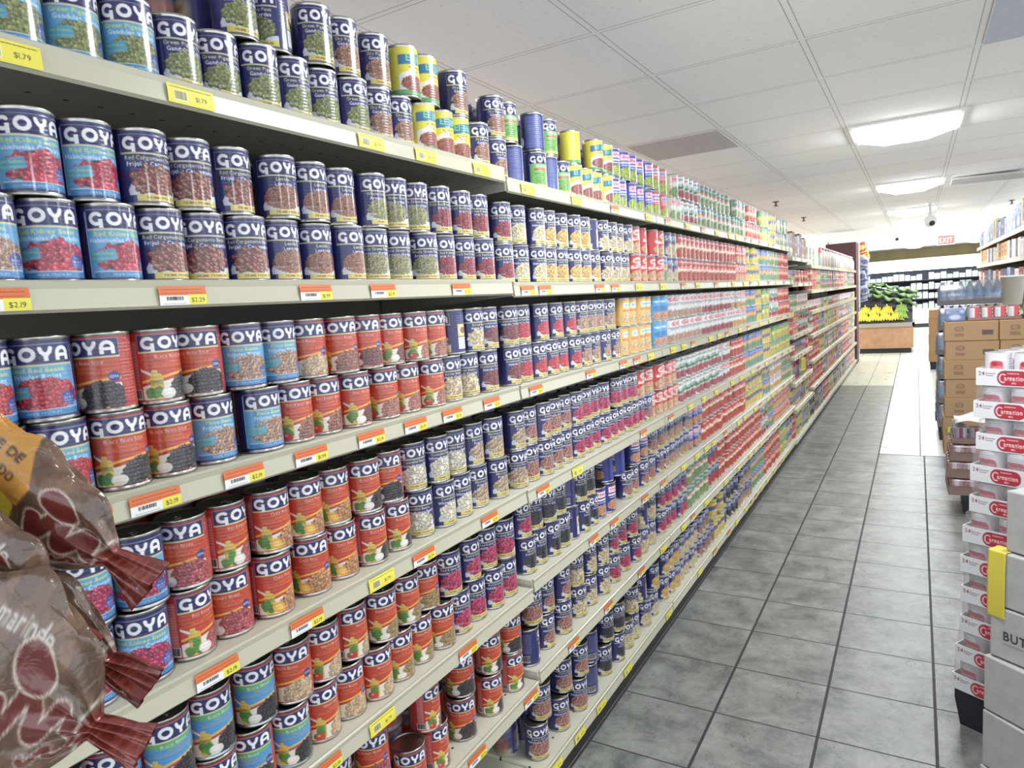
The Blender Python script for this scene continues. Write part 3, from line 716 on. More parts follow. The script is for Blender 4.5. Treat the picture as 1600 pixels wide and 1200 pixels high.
def can_words(code):
    f, b = code[0], code[1:]
    if f == 'n': return 'navy %s can' % WORDS[b]
    if f == 'l': return 'light-blue %s can' % (WORDS[b] if b != 'PK' else 'pink-bean')
    if f == 's': return ('red-and-blue black-bean can' if b == 'LB' else 'red %s soup can' % WORDS[b].replace('pink-red kidney-bean', 'pink-bean'))
    return {'y': 'yellow pigeon-pea can', 'g': 'navy-green string-bean can', 'r': 'red ranch-bean can', 'o': 'orange bean can', 'k': 'sky-blue can'}.get(f) or \
        {'cBL': 'bright-blue green-pea can', 'cRD': 'red-label green-pea can', 'cSM': 'navy can with pink badge', 'cPA': 'pale green can'}[code]
CANS={
 '1L':'481lPG 557lPG 634lPG 710nPG 787nPG 863nPG 940nPG 1016nPG:10 1093nPG 1169nDP 1246nDP:5 1322yEL 1399yEL 1475yEL 1552nDP 1628nDP:0 1745gGB:180 1875gGB 1960gGB:180 2057gGB 2136yEL 2231yEL 2322yEL 2407yEL 2485cBL 2562cBL 2648cBL 2747cBL 2837cBL 2939cRD 3058cRD',
 '1U':'830nPG 906nPG:85 1005nPG 1081nDP 1180nDP 1272yEL 1349yEL 1477nDP 1618nDP 1709gGB 1871gGB:180 1967gGB 2147yEL:180 2326yEL 2428yEL 2505cBL 2590cBL 2677cBL 2769cBL 2860cBL 2955cRD 3073cRD',
 '2L':'413lPI 489lRK:27 566lRK:-5 642nCA 719nCA:30 795nCA 872nLE 958nLE 1039nLE 1118nWG:30 1199nWG:30 1290nWG:35 1366nDK 1458nDK 1539nDK 1627nDK 1743nNV 1837nNV 1914nCP 2005nCP 2089nCP 2178nCP 2268nCP 2369nBU 2466nBU 2556nBU 2659rRC 2746rRC:0 2869rRC 2959rRC',
 '2U':'476lRK:15 552lRK:0 629nCA 705nCA:30 784nCA:0 877nLE 956nLE 1035nLE 1122nWG:0 1198nWG:45 1279nWG:50 1356nDK 1451nDK 1536nDK 1623nDK 1737nNV 1841nNV 1921nCP 2016nCP 2099nCP:5 2183nCP 2259nPI:110 2339nBU 2432nBU 2509nBU 2585nBU 2674rRC 2768rRC:-20 2892rRC:-20 2983rRC',
 '3L':'387lSR 463lSR:5 540sBK 616sBK 695lPI:5 787lPI:5 864sRK:10 940sRK:10 1017sSR 1110sPI:30 1190sPI 1274sPI:5 1352nBU 1436nBU:45 1518nDR 1604nDR 1709nSR 1799nSR 1889nSR 1965nSR 2051nSR 2145nPI 2230nPI 2306nPI:0 2409nPI:0 2505oOR 2592oOR 2685oOR 2791oOR 2896kSK 2972kSK',
 '3U':'383lSR 459lSR:32 536sBK:70 613sBK:-10 689sBK:45 766lPI:20 842lPI 919sWB:45 995sRK:45 1072sSR:55 1148sSR:5 1225sPI:5 1301sPI:20 1385nBU:120 1462nBU 1538nDR 1616nDR 1709nSR:25 1826nSR:5 1934nSR:0 2042nSR 2120nPI 2207nPI 2284nPI 2364nPI 2520oOR 2608oOR 2700oOR 2806oOR 2911kSK 2988kSK',
 '4L':'383lPK 460lPK:20 536lPK:25 613sPK:-25 690sPK:45 772sCH:0 867sCH:40 947sCH 1028sBK:0 1112sBK:-5 1204nCN:50 1281nCN 1357nCN:5 1440nBE 1529nBE 1616nBE:40 1687nRO:25 1775nRO 1857nRO:0 1945nRO:0 2035nPK:0 2111nPK 2188nPK 2264nPK 2341nPK 2417nPK 2494nPK 2570nPK 2647nPK 2723nRO 2800rRC 2889rRC',
 '4U':'391lPK 468lPK 544lPK:30 621sPK:50 697sPK:-20 782sCH:5 863sCH 940sCH 1023sBK 1099sBK:50 1188nCN 1267nCN 1344nCN:40 1432nBE:-5 1519nBE 1600nBE 1702nRO:5 1802nRO:-5 1879nRO:25 1960nRO:0 2037nPK 2113nPK:30 2190nPK:45 2266nPK:50 2403nPK:50 2480nPK:45 2556nPK:45 2653rRC 2774rRC 2871rRC:0',
 '5L':'397lPK 473lPK:45 550sLB 626sLB 703sLB:45 779sLB:20 856sWB:0 932sWB:40 1009sWB 1085sGP 1162sGP 1238sGP:40 1315nPK 1391nPK 1468nPK 1546nPK 1663nBB:5 1739nBB:0 1816nBB:0 1892nBB:25 1969nBB:110 2045nBB:-5 2122nBB:-10 2198cSM 2275cSM 2462nRO 2544nRO 2639nRO 2739nRO 2837nRO',
 '5U':'396sLB 473sLB 549sLB:10 626sLB:5 718sLB:20 795sWB:50 871sWB:5 954sWB:-5 1038sGP 1123sGP 1199sGP:50 1281nPK 1373nPK:0 1459nPK 1541nPK:45 1634nPK:0 1710nBB:45 1787nBB:45 1863nBB:20 1940nBB:-80 2016nBB 2093nBB:35 2283cSM:120 2380cSM:120 2560cSM 2669cSM 2770nRO 2869nRO',
 '6L':'833sPK 919sPK:0 1090sRK:50 1183sRK:-20 1306sBK:50 1424sBK:5 1546sBK:0 1644nRO:-60 1755nRO:0 1863nRO:30 1987nBU:25 2084nBU:10 2183nBU:5 2296nPK 2411nPK 2514nPK 2609nBU 2717nBU',
 '6U':'785sLB 873sLB 975sPK:50 1162sRK:-20 1313sBK:50 1433sBK 1548sBK:50 1678nRO:40 1766nRO:-5 1865nRO:-5 1977nBU:40 2094nBU:0 2187nBU 2293nPK 2387nPK 2487nPK 2616nBU:100 2732nBU',
 '7L':'1665nRO:45 1818nRO:25 1942nRO:40 2039nBB:-100 2179nBB:30 2288nBB 2393nNV 2469nNV:5 2594nNV 2696nNV',
 '7U':'1693nRO:40 1852nRO:35 1962nRO 2054nBB:-100 2212nBB:35 2304nBB:40 2463nBU:50 2571nBU:100 2711nCP',
}

BACK = []                                     # far cans that go into the one uncountable mass: (x, y, z, code, dir)
allc = []
for key, t in CANS.items():
    s = int(key[0]); cnt = [0, 0]
    for e in t.split():
        h = e.split(':'); num = ''.join(ch for ch in h[0] if ch.isdigit()); code = h[0][len(num):]; y = int(num) / 1000.
        sec = 0 if y < 1.6 else 1; cnt[sec] += 1
        z = (NEAR if sec == 0 else SEC2)[s - 1] + (CH + .0004 if key[1] == 'U' else .0004)
        d = int(h[1]) if len(h) > 1 else rnd.uniform(0, 26)
        if len(h) > 1 and d not in (180, 110, 85, 120): d += rnd.uniform(-5, 5)
        allc.append((math.hypot(y, 1) + .0, key, sec, cnt[sec], y, z, code, d))
def fit_rows(al):
    rows = {}
    for q in al: rows.setdefault((q[1], q[2]), []).append(list(q))
    out = []
    for (ky, sec), r in rows.items():
        r.sort(key=lambda q: q[4])
        if sec == 0:
            lim = 1.6 - .0475
            for q in r[::-1]: q[4] = min(q[4], lim); lim = q[4] - .0768
        else:
            lim = 1.6 + .0475
            for q in r: q[4] = max(q[4], lim); lim = q[4] + .0768
            for q in r:
                if abs(q[4] - 2.82) < .047: q[4] = 2.82 + (.047 if q[4] > 2.82 else -.047)
        out += [tuple([math.hypot(q[4], 1)] + q[1:]) for q in r if q[4] > .345]
    return out
allc = fit_rows(allc)
allc.sort(key=lambda q: q[0])
protos = {}
for n, (dist, key, sec, k, y, z, code, d) in enumerate(allc):
    x = XC - (.004 * ((k * 7 + int(key[0]) * 3) % 3) if key[1] == 'L' else .004 * ((k * 7 + int(key[0]) * 3) % 3))
    if n >= 300: BACK.append((x, y, z, code, d)); continue
    if code not in protos:
        o = link('food_can', ME_body); link('paper_label', label_mesh(code), o); protos[code] = o
        if key[1] == 'U' or key[0] in '67': l = link('can_lid', ME_lid, o); link('pull_tab', ME_tab, l)
    else:
        o = copy_tree(protos[code])
        has = any(c.name.startswith('can_lid') for c in o.children)
        if key[1] == 'U' and not has: l = link('can_lid', ME_lid, o); link('pull_tab', ME_tab, l)
        if key[1] == 'L' and has:
            for c in [c for c in o.children if c.name.startswith('can_lid')]:
                for g in list(c.children): bpy.data.objects.remove(g)
                bpy.data.objects.remove(c)
    o.location = (x, y, z); o.rotation_euler = (0, 0, -math.radians(d))
    pos = '%s %s, %s layer, %s shelf down' % (ordn[k - 1], 'from near end' if sec == 0 else 'past first joint', 'upper' if key[1] == 'U' else 'lower', ordn[int(key[0]) - 1])
    tag(o, can_words(code) + ', ' + pos, 'can', 'food cans on the long shelf wall')

# what stands behind the front row and further along: too many to count
def runs(spec):
    out = []
    for e in spec.split():
        c, n = e.split('*'); out += [c] * int(n)
    return out
SEQ = [runs('cRD*1 cPA*5 tGW*4 tBW*1 tGR*14 tTO*6 tCO*6 tPN*3 tGR*8 tTO*8'), runs('nRO*1 tBW*2 nBU*2 tTO*16 rRC*4 tPN*5 tBW*6 tGR*5 tTO*6'),
       runs('wWH*10 wWR*9 wWY*5 tBW*4 tPN*4 tCO*3 tGW*5 tTO*8 tGR*5'), runs('rRC*4 tGW*10 wWR*4 tTO*5 tBW*9 tPN*3 tCO*12 tTO*3'),
       runs('nPI*6 cSM*3 tTO*14 tPN*7 tBW*5 wWY*6 tGR*6 tTO*4'), runs('nPK*5 tGR*5 nSR*3 tTO*16 tGW*4 tBW*3 rRC*10 tPN*3'),
       runs('nCP*3 nBU*4 nRO*4 tPN*3 nBB*5 nPI*5 tBW*6 tTO*9 tCO*4 nBU*5'), runs('tTO*7 tPN*5 tBW*6 tCO*4')]
lasty = {}
for q in allc: lasty[(q[1])] = max(lasty.get(q[1], 0), q[4])
firsty = {}
for q in allc: firsty[q[1]] = min(firsty.get(q[1], 9), q[4])
for (y0, y1, hs) in UN:
    for s, z in enumerate(hs):
        if y0 > 6.4 and s == 0: continue
        kl = '%dL' % (s + 1)
        for lay in (0, 1):
            ky = '%d%s' % (s + 1, 'LU'[lay]); gap = (hs[s - 1] if s else 9) - z
            if gap < .23 and lay: continue
            y = y0 + .045; j = int((y0 - 2.8) / .0775) + 100 * 0
            while y < y1 - .035:
                seq = SEQ[s % 8]; idx = int(max(0, (y - 2.8)) / .0775) % len(seq); code = seq[idx]
                inlist = y < 2.75 and ky in lasty
                if y > lasty.get(ky, 0) + .05 and not (y < 1.5 and s == 6):
                    if not (lay and rnd.random() < .05): BACK.append((XC - rnd.uniform(0, .012), y, z + .0004 + lay * (CH + .0004), code, rnd.uniform(-5, 30)))
                if (y < 2.9 and (y > .42)) or rnd.random() < .5:
                    if not (s == 6 and y < 1.55): BACK.append((XC - .092 - rnd.uniform(0, .01), y, z + .0004 + lay * (CH + .0004), code if y > 2.8 else ('nRO' if y > 1.6 or s < 2 else 'sBK'), rnd.uniform(0, 360)))
                y += .0778 + rnd.uniform(0, .001)
_lod = {}
def lod(code, n, m):
    k = (code, n, m)
    if k not in _lod:
        c = ink(code).down(n, m); a = ((np.arange(n) + .5) / n * LW - FX) / LW * 2 * PI
        zz = np.concatenate([[0, .005], np.linspace(.0062, CH - .0062, m), [CH - .005, CH, CH, CH - .004]]); rr = np.concatenate([[.0377, .0377], np.full(m, .0371), [.0377, .0377, .035, .0349]])
        st = np.array([.62, .62, .62]); col = np.zeros((m + 6, n, 3)); col[2:2 + m] = c[::-1]; col[:2] = st; col[2 + m:] = st * .95
        P = np.stack([rr[:, None] * np.cos(a), rr[:, None] * np.sin(a), np.broadcast_to(zz[:, None], (m + 6, n))], -1).reshape(-1, 3)
        P = np.vstack([P, [[0, 0, CH - .0042]]]); col = np.vstack([col.reshape(-1, 3), [[.58, .58, .6]]])
        j, i = np.meshgrid(np.arange(m + 5), np.arange(n), indexing='ij'); i2 = (i + 1) % n
        q = np.stack([j * n + i, j * n + i2, (j + 1) * n + i2, (j + 1) * n + i], -1).reshape(-1, 4)
        t = (m + 5) * n; kk = np.arange(0, n, 2); q2 = np.stack([t + kk, t + (kk + 1) % n, t + (kk + 2) % n, np.full(len(kk), len(P) - 1)], -1)
        _lod[k] = (P, col, np.vstack([q, q2]))
    return _lod[k]
VS, QS, CS = [], [], []; nv = 0
for (x, y, z, code, d) in BACK:
    hid = x < XC - .06
    n, m = (72, 34) if (y < 3.0 and not hid) else (36, 18) if y < 4.5 and not hid else (20, 10) if y < 8 else (12, 7)
    if code[0] in 'tw' and y > 5 and not hid: n, m = 16, 8
    P, col, q = lod(code, n, m); a = -math.radians(d); co, si = math.cos(a), math.sin(a)
    Q = np.stack([P[:, 0] * co - P[:, 1] * si + x, P[:, 0] * si + P[:, 1] * co + y, P[:, 2] + z], -1)
    VS.append(Q); CS.append(col); QS.append(q + nv); nv += len(Q)
me = bpy.data.meshes.new('can_mass'); VS = np.vstack(VS)
me.vertices.add(len(VS)); me.vertices.foreach_set('co', VS.reshape(-1).astype(np.float32))
finish(me, np.vstack(QS), np.vstack(CS), M_gloss, True)
tag(link('food_can_rows', me), 'rows of further food cans behind and beyond the nearest three hundred', 'cans', kind='stuff')
# ------------------------------------------------------------------ price tags on the rails
def tag_ink(kind, price):
    k = Ink(76, 29, 5, (240, 240, 238))
    if kind == 'o':
        k.rect(0, 0, 76, 14, (226, 104, 42)); k.lines(4, 2, 70, 13, 2, (120, 50, 30), .9, .7); k.rect(46, 13, 76, 29, (236, 224, 62))
        k.text(61, 17.5, 7, price, (40, 40, 30), wid=26); k.barcode(10, 15, 38, 23); k.lines(6, 24, 42, 28, 1, (60, 60, 60))
    else:
        k.rect(0, 0, 76, 29, (236, 222, 58)); k.lines(4, 2, 72, 6, 1, (60, 50, 30), 1.1, .9); k.barcode(10, 9, 32, 24); k.rect(10, 9, 32, 24, (236, 222, 58), .35); k.text(54, 13, 7, price, (50, 50, 30), wid=26)
    return k
def tag_mesh(kind, price):
    k = tag_ink(kind, price); nx, ny = 110, 44; c = k.down(nx, ny)
    y = (np.arange(nx) / (nx - 1) - .5) * .076; v = np.arange(ny) / (ny - 1); z = -.0065 - v * .0275; x = .0112 + .0018 * v + .001 * np.sin(v * PI)
    P = np.stack([np.broadcast_to(x[:, None], (ny, nx)), np.broadcast_to(y, (ny, nx)), np.broadcast_to(z[:, None], (ny, nx))], -1)
    return grid_mesh('tag', P, c, M_print)
TAGM = {q: tag_mesh(*q) for q in (('o', '$2.19'), ('o', '$1.99'), ('o', '$2.29'), ('y', '$1.79'))}
TAGS = ['438y 680y 1076y 1253y 1479y 1712y 2032y 2356o 2719y 2968o', '386o 628o 890o 1072o 1351o 1625o 1779o 2182o 2324o 2569y 2865y', '448o 547o 697o 840o 998o 1138o 1275o 1448o 1635o 2068o 2364o 2509o 2670y',
        '609o 791o 989y 1128o 1399o 1640o 1923y 2542o 2900o', '799o 953y 1263o 2019o 2201o 2525o 2754o', '1266o 1540o 1824o 2110o 2446o 2716y', '1660y 1827y 2002y 2254y 2750y 3251y']
for s, t in enumerate(TAGS):
    ys = [(int(e[:-1]) / 1000., e[-1]) for e in t.split()]
    y = ys[-1][0] + .3
    while y < 13.6: ys.append((y, 'o' if rnd.random() < .4 else 'y')); y += rnd.uniform(.14, .42)
    for k, (y, kd) in enumerate(ys):
        hs = next(u[2] for u in UN if u[0] <= y < u[1]); ed = min(abs(y - u[0]) for u in UN)
        if ed < .045: y += .05
        pr_ = '$1.79' if kd == 'y' else ({(0, 1): '$1.99', (1, 1): '$2.29', (1, 2): '$1.99', (2, 3): '$1.99'}.get((s, k), '$2.19'))
        o = link('price_tag', TAGM[(kd, pr_)], None, (XF, y, hs[min(s, len(hs) - 1)]))
        tag(o, '%s price tag reading %s, %s along the rail of the %s shelf down' % ('yellow' if kd == 'y' else 'orange-white-yellow', pr_[1:] if False else pr_, ordn[k] if k < 24 else 'number %d' % (k + 1), ordn[s]), 'price tag', 'price tags on the shelf rails')

# ------------------------------------------------------------------ far units: bottles and cartons on the top shelves
def far_bottle(c1, c2, h=.24, r=.034):
    k = Ink(60, 60, 1, c1); k.rect(0, 20, 60, 46, c2); prof = [(.6, 0), (1, .02), (1, .62), (.9, .70), (.42, .84), (.36, .93), (.42, .94), (.42, 1.0), (0.01, 1.0)]
    n = 14; a = np.arange(n) / n * 2 * PI; c = k.down(n, len(prof)); c[-3:] = np.array((230, 230, 226)) / 255.
    P = np.array([[(r * p[0] * math.cos(t), r * p[0] * math.sin(t), p[1] * h) for t in a] for p in prof])
    me = grid_mesh('bottle', P, c[::1], M_gloss, wrap=True); return me
bott = [far_bottle(*q) for q in (((226, 220, 216), (200, 90, 90)), ((232, 226, 214), (120, 150, 110)), ((206, 160, 120), (230, 226, 220)), ((226, 226, 230), (90, 110, 170)))]
bw = ['white bottle with red band', 'cream bottle with green band', 'amber bottle with white band', 'white bottle with blue band']
def carton_mesh(w, d, h, base, kind=0):
    """closed carton, printed front (towards +X) and side; origin at the bottom centre"""
    k = Ink(120, 120, 2, base); b = np.array(base)
    a = tuple(np.clip(b * .55 + 20, 0, 255)); l = tuple(np.clip(b * .4 + 150, 0, 255))
    if kind == 0: k.rect(10, 14, 110, 44, l); k.scrib(20, 20, 100, 38, a); k.ell(60, 80, 34, 24, l); k.lines(12, 104, 108, 114, 2, a, 2)
    elif kind == 1: k.ell(60, 44, 44, 26, a); k.scrib(28, 34, 92, 54, (240, 240, 236)); k.rect(0, 90, 120, 104, l)
    else: k.rect(0, 0, 120, 30, a); k.scrib(16, 44, 104, 66, l); k.lines(14, 80, 106, 110, 4, l, 2)
    c = k.down(12, 12); n = 12; t = np.linspace(-.5, .5, n); z = np.linspace(1, 0, n)
    VSl, QSl, CSl, nv = [], [], [], 0
    for (fx, fy) in ((0, 1), (1, 0), (0, -1), (-1, 0)):
        tt = t[None, :] * (w if fx else d)
        if fx: P = np.stack([np.broadcast_to(fx * d / 2, (n, n)), np.broadcast_to(tt * fx, (n, n)), np.broadcast_to(z[:, None] * h, (n, n))], -1)
        else: P = np.stack([np.broadcast_to(-tt * fy, (n, n)), np.broadcast_to(fy * w / 2, (n, n)), np.broadcast_to(z[:, None] * h, (n, n))], -1)
        P = P.reshape(-1, 3); j, i = np.meshgrid(np.arange(n - 1), np.arange(n - 1), indexing='ij'); q = np.stack([j * n + i, (j + 1) * n + i, (j + 1) * n + i + 1, j * n + i + 1], -1).reshape(-1, 4)
        VSl.append(P); QSl.append(q + nv); CSl.append(c.reshape(-1, 3)); nv += n * n
    for zz in (h, 0):
        VSl.append(np.array([(-d / 2, -w / 2, zz), (d / 2, -w / 2, zz), (d / 2, w / 2, zz), (-d / 2, w / 2, zz)])); QSl.append(np.array([[0, 1, 2, 3] if zz else [3, 2, 1, 0]]) + nv); CSl.append(np.tile(b / 255., (4, 1))); nv += 4
    me = bpy.data.meshes.new('carton'); P = np.vstack(VSl); me.vertices.add(len(P)); me.vertices.foreach_set('co', P.reshape(-1).astype(np.float32)); finish(me, np.vstack(QSl), np.vstack(CSl), M_card, False); return me
CARC = [((96, 120, 176), 'blue', 0), ((176, 122, 84), 'tan', 1), ((120, 70, 60), 'brown', 2), ((206, 196, 110), 'yellow', 0), ((196, 64, 58), 'red', 1), ((214, 212, 206), 'white', 0), ((84, 146, 96), 'green', 2), ((222, 148, 70), 'orange', 1), ((60, 66, 110), 'navy', 2)]
CM = {}
def carton(x, y, z, w, d, h, ci, rz=0, label=None, group=None, name='carton'):
    k = (round(w, 2), round(d, 2), round(h, 2), ci)
    if k not in CM: CM[k] = carton_mesh(w, d, h, CARC[ci][0], CARC[ci][2])
    return tag(link(name, CM[k], None, (x, y, z), rz), label, 'carton', group)
cnt = 0
for (y0, y1, hs) in UN:
    if y0 < 6.4: continue
    y = y0 + .06; z = hs[0] + .001; j = 0
    while y < y1 - .05:
        if y < 7.7: w = .15; ci = (0, 1, 2, 1, 0, 2, 1, 2)[j % 8]; carton(XC - .03, y + .02, z, w - .004, .09, .20 + .02 * (j % 3), ci, 0, '%s carton standing on the top shelf of the far can wall, %s along' % (CARC[ci][1], ordn[j]), 'cartons on the far top shelf'); y += w
        elif y < 8.9: w = .13; ci = (6, 5, 4, 5, 6, 5, 3, 5, 6)[j % 9]; carton(XC - .03, y + .02, z, w - .004, .08, .16 + .03 * (j % 2), ci, 0, '%s pouch-like carton on the far top shelf, %s after the shelf step' % (CARC[ci][1], ordn[j]), 'cartons on the far top shelf'); y += w
        else:
            q = (j * 5 + int(y)) % 4; cnt += 1; tag(link('bottle', bott[q], None, (XC, y, z)), bw[q] + ' on the far top shelf', 'bottle', bw[q] + 's on the far top shelf'); y += .078
        j += 1

# end panel and the snack bags hung on it
M_maroon = mat('maroon_panel', rgb(84, 48, 52), 0.6)
b = MB(); b.box(-1.43, XF + .012, YEND + .02, YEND + .5, 0, 2.19)
tag(bevel(b.build('end_panel', M_maroon)), 'tall maroon end panel closing the far end of the can wall', 'panel')
def snack(c1, c2, nm):
    k = Ink(40, 60, 1, c1); k.ell(20, 26, 15, 12, c2); k.rect(0, 46, 40, 52, c2); nx, ny = 18, 22; c = k.down(nx, ny); u = np.linspace(-1, 1, nx); v = np.linspace(-1, 1, ny)
    U, V = np.meshgrid(u, v); T = .035 * np.sqrt(np.clip((1 - U ** 2) * (1 - V ** 2), 0, 1)) + .004 * np.sin(U * 9 + V * 4) * (1 - V ** 2)
    P = np.stack([U * .075, -T, -V * .11], -1); P2 = P.copy(); P2[..., 1] *= -1
    me = bpy.data.meshes.new('snack'); A = np.vstack([P.reshape(-1, 3), P2.reshape(-1, 3)]); j, i = np.meshgrid(np.arange(ny - 1), np.arange(nx - 1), indexing='ij'); q = np.stack([j * nx + i, (j + 1) * nx + i, (j + 1) * nx + i + 1, j * nx + i + 1], -1).reshape(-1, 4)
    me.vertices.add(len(A)); me.vertices.foreach_set('co', A.reshape(-1).astype(np.float32)); finish(me, np.vstack([q, q[:, ::-1] + nx * ny]), np.vstack([c.reshape(-1, 3)] * 2), M_gloss, True); return me
SN = [snack((230, 150, 60), (230, 210, 90), 'o'), snack((150, 152, 178), (80, 84, 120), 's'), snack((214, 90, 60), (240, 220, 120), 'r')]
t = MB(); t.box(-.93, -.905, YEND + .52, YEND + .53, 1.0, 2.2); t.build('clip_strip', M_white); tag(C.objects['clip_strip'], 'white hanging strip holding snack bags on the maroon end panel', 'display strip')
for j in range(11):
    q = (2, 0, 0, 1, 1, 1, 1, 1, 1, 1, 1)[j]; o = link('snack_bag', SN[q], None, (-.875 + .035 * (j % 2), YEND + .60 + .04 * ((j * 2) % 3), 2.09 - .088 * j), rnd.uniform(-.3, .5)); o.rotation_euler[1] = rnd.uniform(-.35, .35)
    tag(o, '%s snack bag on the end panel strip, %s from the top' % (('orange', 'silver-blue', 'red')[q], ordn[j]), 'snack bag', 'snack bags hung on the end panel')

# ------------------------------------------------------------------ ceiling fittings
def sprinkler(x, y, lab):
    m = MB(); m.lathe([(.035, 0), (.035, -.008), (.012, -.012), (.010, -.045), (.026, -.048), (.026, -.052), (.004, -.056)], 14, (x, y, CE)); tag(m.build('sprinkler', mat('tarnished_brass', rgb(120, 110, 104), .4, .7)), lab, 'sprinkler', 'ceiling sprinklers')
for (x, y, l) in ((-1.35, 8.22, 'brass ceiling sprinkler over the can wall, nearest of three'), (-1.36, 10.5, 'brass ceiling sprinkler over the can wall, second of three'), (-1.75, 17.5, 'brass ceiling sprinkler beyond the end of the can wall'), (1.1, 11.5, 'brass ceiling sprinkler above the right-hand shelves')): sprinkler(x, y, l)
def camera_dome(x, y, z, lab):
    t = empty('security_camera', (x, y, z)); m = MB(); m.lathe([(.018, .06), (.018, CE - z - .012), (.05, CE - z - .010), (.05, CE - z)], 16); m.build('mount', M_white, t)
    m = MB(); m.ball((0, 0, 0), .075, 18, 12); m.build('housing', M_white, t); m = MB(); m.ball((.02, -.055, -.035), .034, 14, 10); m.build('lens', M_black, t); tag(t, lab, 'security camera', 'white security cameras')
camera_dome(.15, 10.5, 2.19, 'white ball security camera on a stem below the ceiling, nearer one'); camera_dome(-.37, 16.6, 2.34, 'white ball security camera near the ceiling, farther one above the produce')
t = empty('exit_sign', (.555, 18, 2.16)); m = MB(); m.box(-.165, .165, 0, .04, 0, .21); m.build('sign_housing', M_white, t)
k = Ink(33, 21, 5, (230, 232, 230)); k.rrect(1.5, 1.5, 31.5, 19.5, 2, (226, 84, 78)); k.text(16.5, 5, 11, 'EXIT', (255, 214, 204), bold=True, wid=26)
M_exit = printed('exit_face', .4); a_ = [n for n in M_exit.node_tree.nodes if n.type == 'VERTEX_COLOR'][0]; L(M_exit, a_.outputs['Color'], bsdf(M_exit).inputs['Emission Color']); bsdf(M_exit).inputs['Emission Strength'].default_value = .9
me = sheet('exit_face', k, 66, 42, (-.165, -.004, .21), (.33, 0, 0), (0, 0, -.21), M_exit); link('sign_face', me, t); m = MB(); m.tube([(0, .02, .21), (0, .02, CE - 2.16)], .008); m.build('stem', M_white, t)
tag(t, 'small red lit EXIT sign hung below the ceiling over the far aisle', 'exit sign')
m = MB(); m.box(-.30, .30, -.003, .303, -.020, -.002); o = m.build('ceiling_tile', mat('slipped_tile', rgb(196, 194, 190), .95)); o.location = (.60, 8.15, CE - .012); o.rotation_euler = (math.radians(-3), math.radians(2.0), 0)
tag(o, 'slipped ceiling tile hanging slightly open over the right side of the aisle', 'ceiling tile')
M_dull = noisy(mat('damp_tile', rough=.95), rgb(192, 184, 184), rgb(204, 196, 194), 30)
M_dull2 = noisy(mat('bluish_tile', rough=.95), rgb(196, 204, 214), rgb(206, 213, 222), 30)
for (x, y, l) in ((-1.302, 4.55, 'grey discoloured ceiling tile above the yellow and bright-blue cans'), (.527, 3.34, 'grey discoloured ceiling tile at the right, before the first lamp in view')):
    m = MB(); m.box(-.285, .285, -.285, .285, -.006, -.001); tag(m.build('ceiling_tile', M_dull if x < 0 else M_dull2, None, (x, y, CE)), l, 'ceiling tile')

# ------------------------------------------------------------------ produce island and cooler at the far end
M_ply = noisy(mat('brown_board', rough=.6), rgb(156, 118, 88), rgb(176, 136, 104), 9)
t = empty('produce_island', (-.555, 16.35, 0))
m = MB(); m.box(-.46, .46, -.60, .60, 0, .10); m.build('plinth', M_black, t)
m = MB(); m.box(-.50, .50, -.65, .65, .10, .55); m.build('bin_body', M_ply, t)
m = MB(); m.box(-.52, .52, -.67, -.63, .53, .61); m.box(.48, .52, -.67, .67, .53, .61); m.box(-.52, -.48, -.67, .67, .53, .61); m.build('rim', mat('grey_edge', rgb(150, 140, 128), .5), t)
m = MB(); m.add([(-.48, -.63, .60), (.48, -.63, .60), (.48, -.10, .80), (-.48, -.10, .80), (-.48, -.10, 1.0), (.48, -.10, .86), (.48, .62, 1.12), (-.48, .62, 1.42), (-.48, -.63, .54), (.48, -.63, .54), (.48, .62, .54), (-.48, .62, .54)],
     [(0, 1, 2, 3), (3, 2, 5, 4), (4, 5, 6, 7), (8, 9, 1, 0), (9, 10, 6, 5, 2, 1), (10, 11, 7, 6), (11, 8, 0, 3, 4, 7)]); m.build('sloped_deck', mat('black_mat', rgb(44, 42, 50), .9), t)
tag(t, 'brown wooden produce island with black sloped decks at the aisle end', 'produce display')
def banana_mesh():
    m = MB(); pts = [(0, -.02 + .055 * math.cos(a) - .03, .075 * math.sin(a)) for a in np.linspace(-1.2, 1.25, 8)]; m.tube([(p[0], p[1], p[2]) for p in pts], [.006, .014, .018, .019, .019, .017, .012, .006], 7); return m
def bunch(name, m1, n, label, group):
    t = empty(name); s = MB(); s.tube([(0, .0, .085), (0, -.004, .11)], .012, 6); s.build('stem', m1, t)
    me = banana_mesh().mesh('banana', m1)
    for i in range(n):
        k = i - (n - 1) / 2; o = link('banana', me, t, (k * .03, abs(k) * .006, -abs(k) * .004)); o.rotation_euler = (rnd.uniform(-.1, .1), k * -.20, k * .22)
    return t
M_ban = noisy(mat('banana_skin', rough=.5), rgb(214, 196, 60), rgb(232, 218, 90), 14); M_gban = noisy(mat('green_banana', rough=.5), rgb(120, 158, 70), rgb(160, 190, 90), 14); M_plan = noisy(mat('plantain_skin', rough=.5), rgb(84, 116, 62), rgb(128, 158, 92), 14)
pb = bunch('banana_bunch', M_ban, 6, 0, 0); pg = bunch('banana_bunch', M_gban, 6, 0, 0); pp = bunch('plantain_bunch', M_plan, 5, 0, 0)
def lay(proto, spots, words, cat, grp, first=True, sc=1.0):
    for i, (x, y, z, rz, rx) in enumerate(spots):
        o = proto if i == 0 else copy_tree(proto); o.location = (x, y, z); o.rotation_euler = (rx, 0, rz); o.scale = (sc, sc, sc)
        tag(o, words % ordn[i], cat, grp)
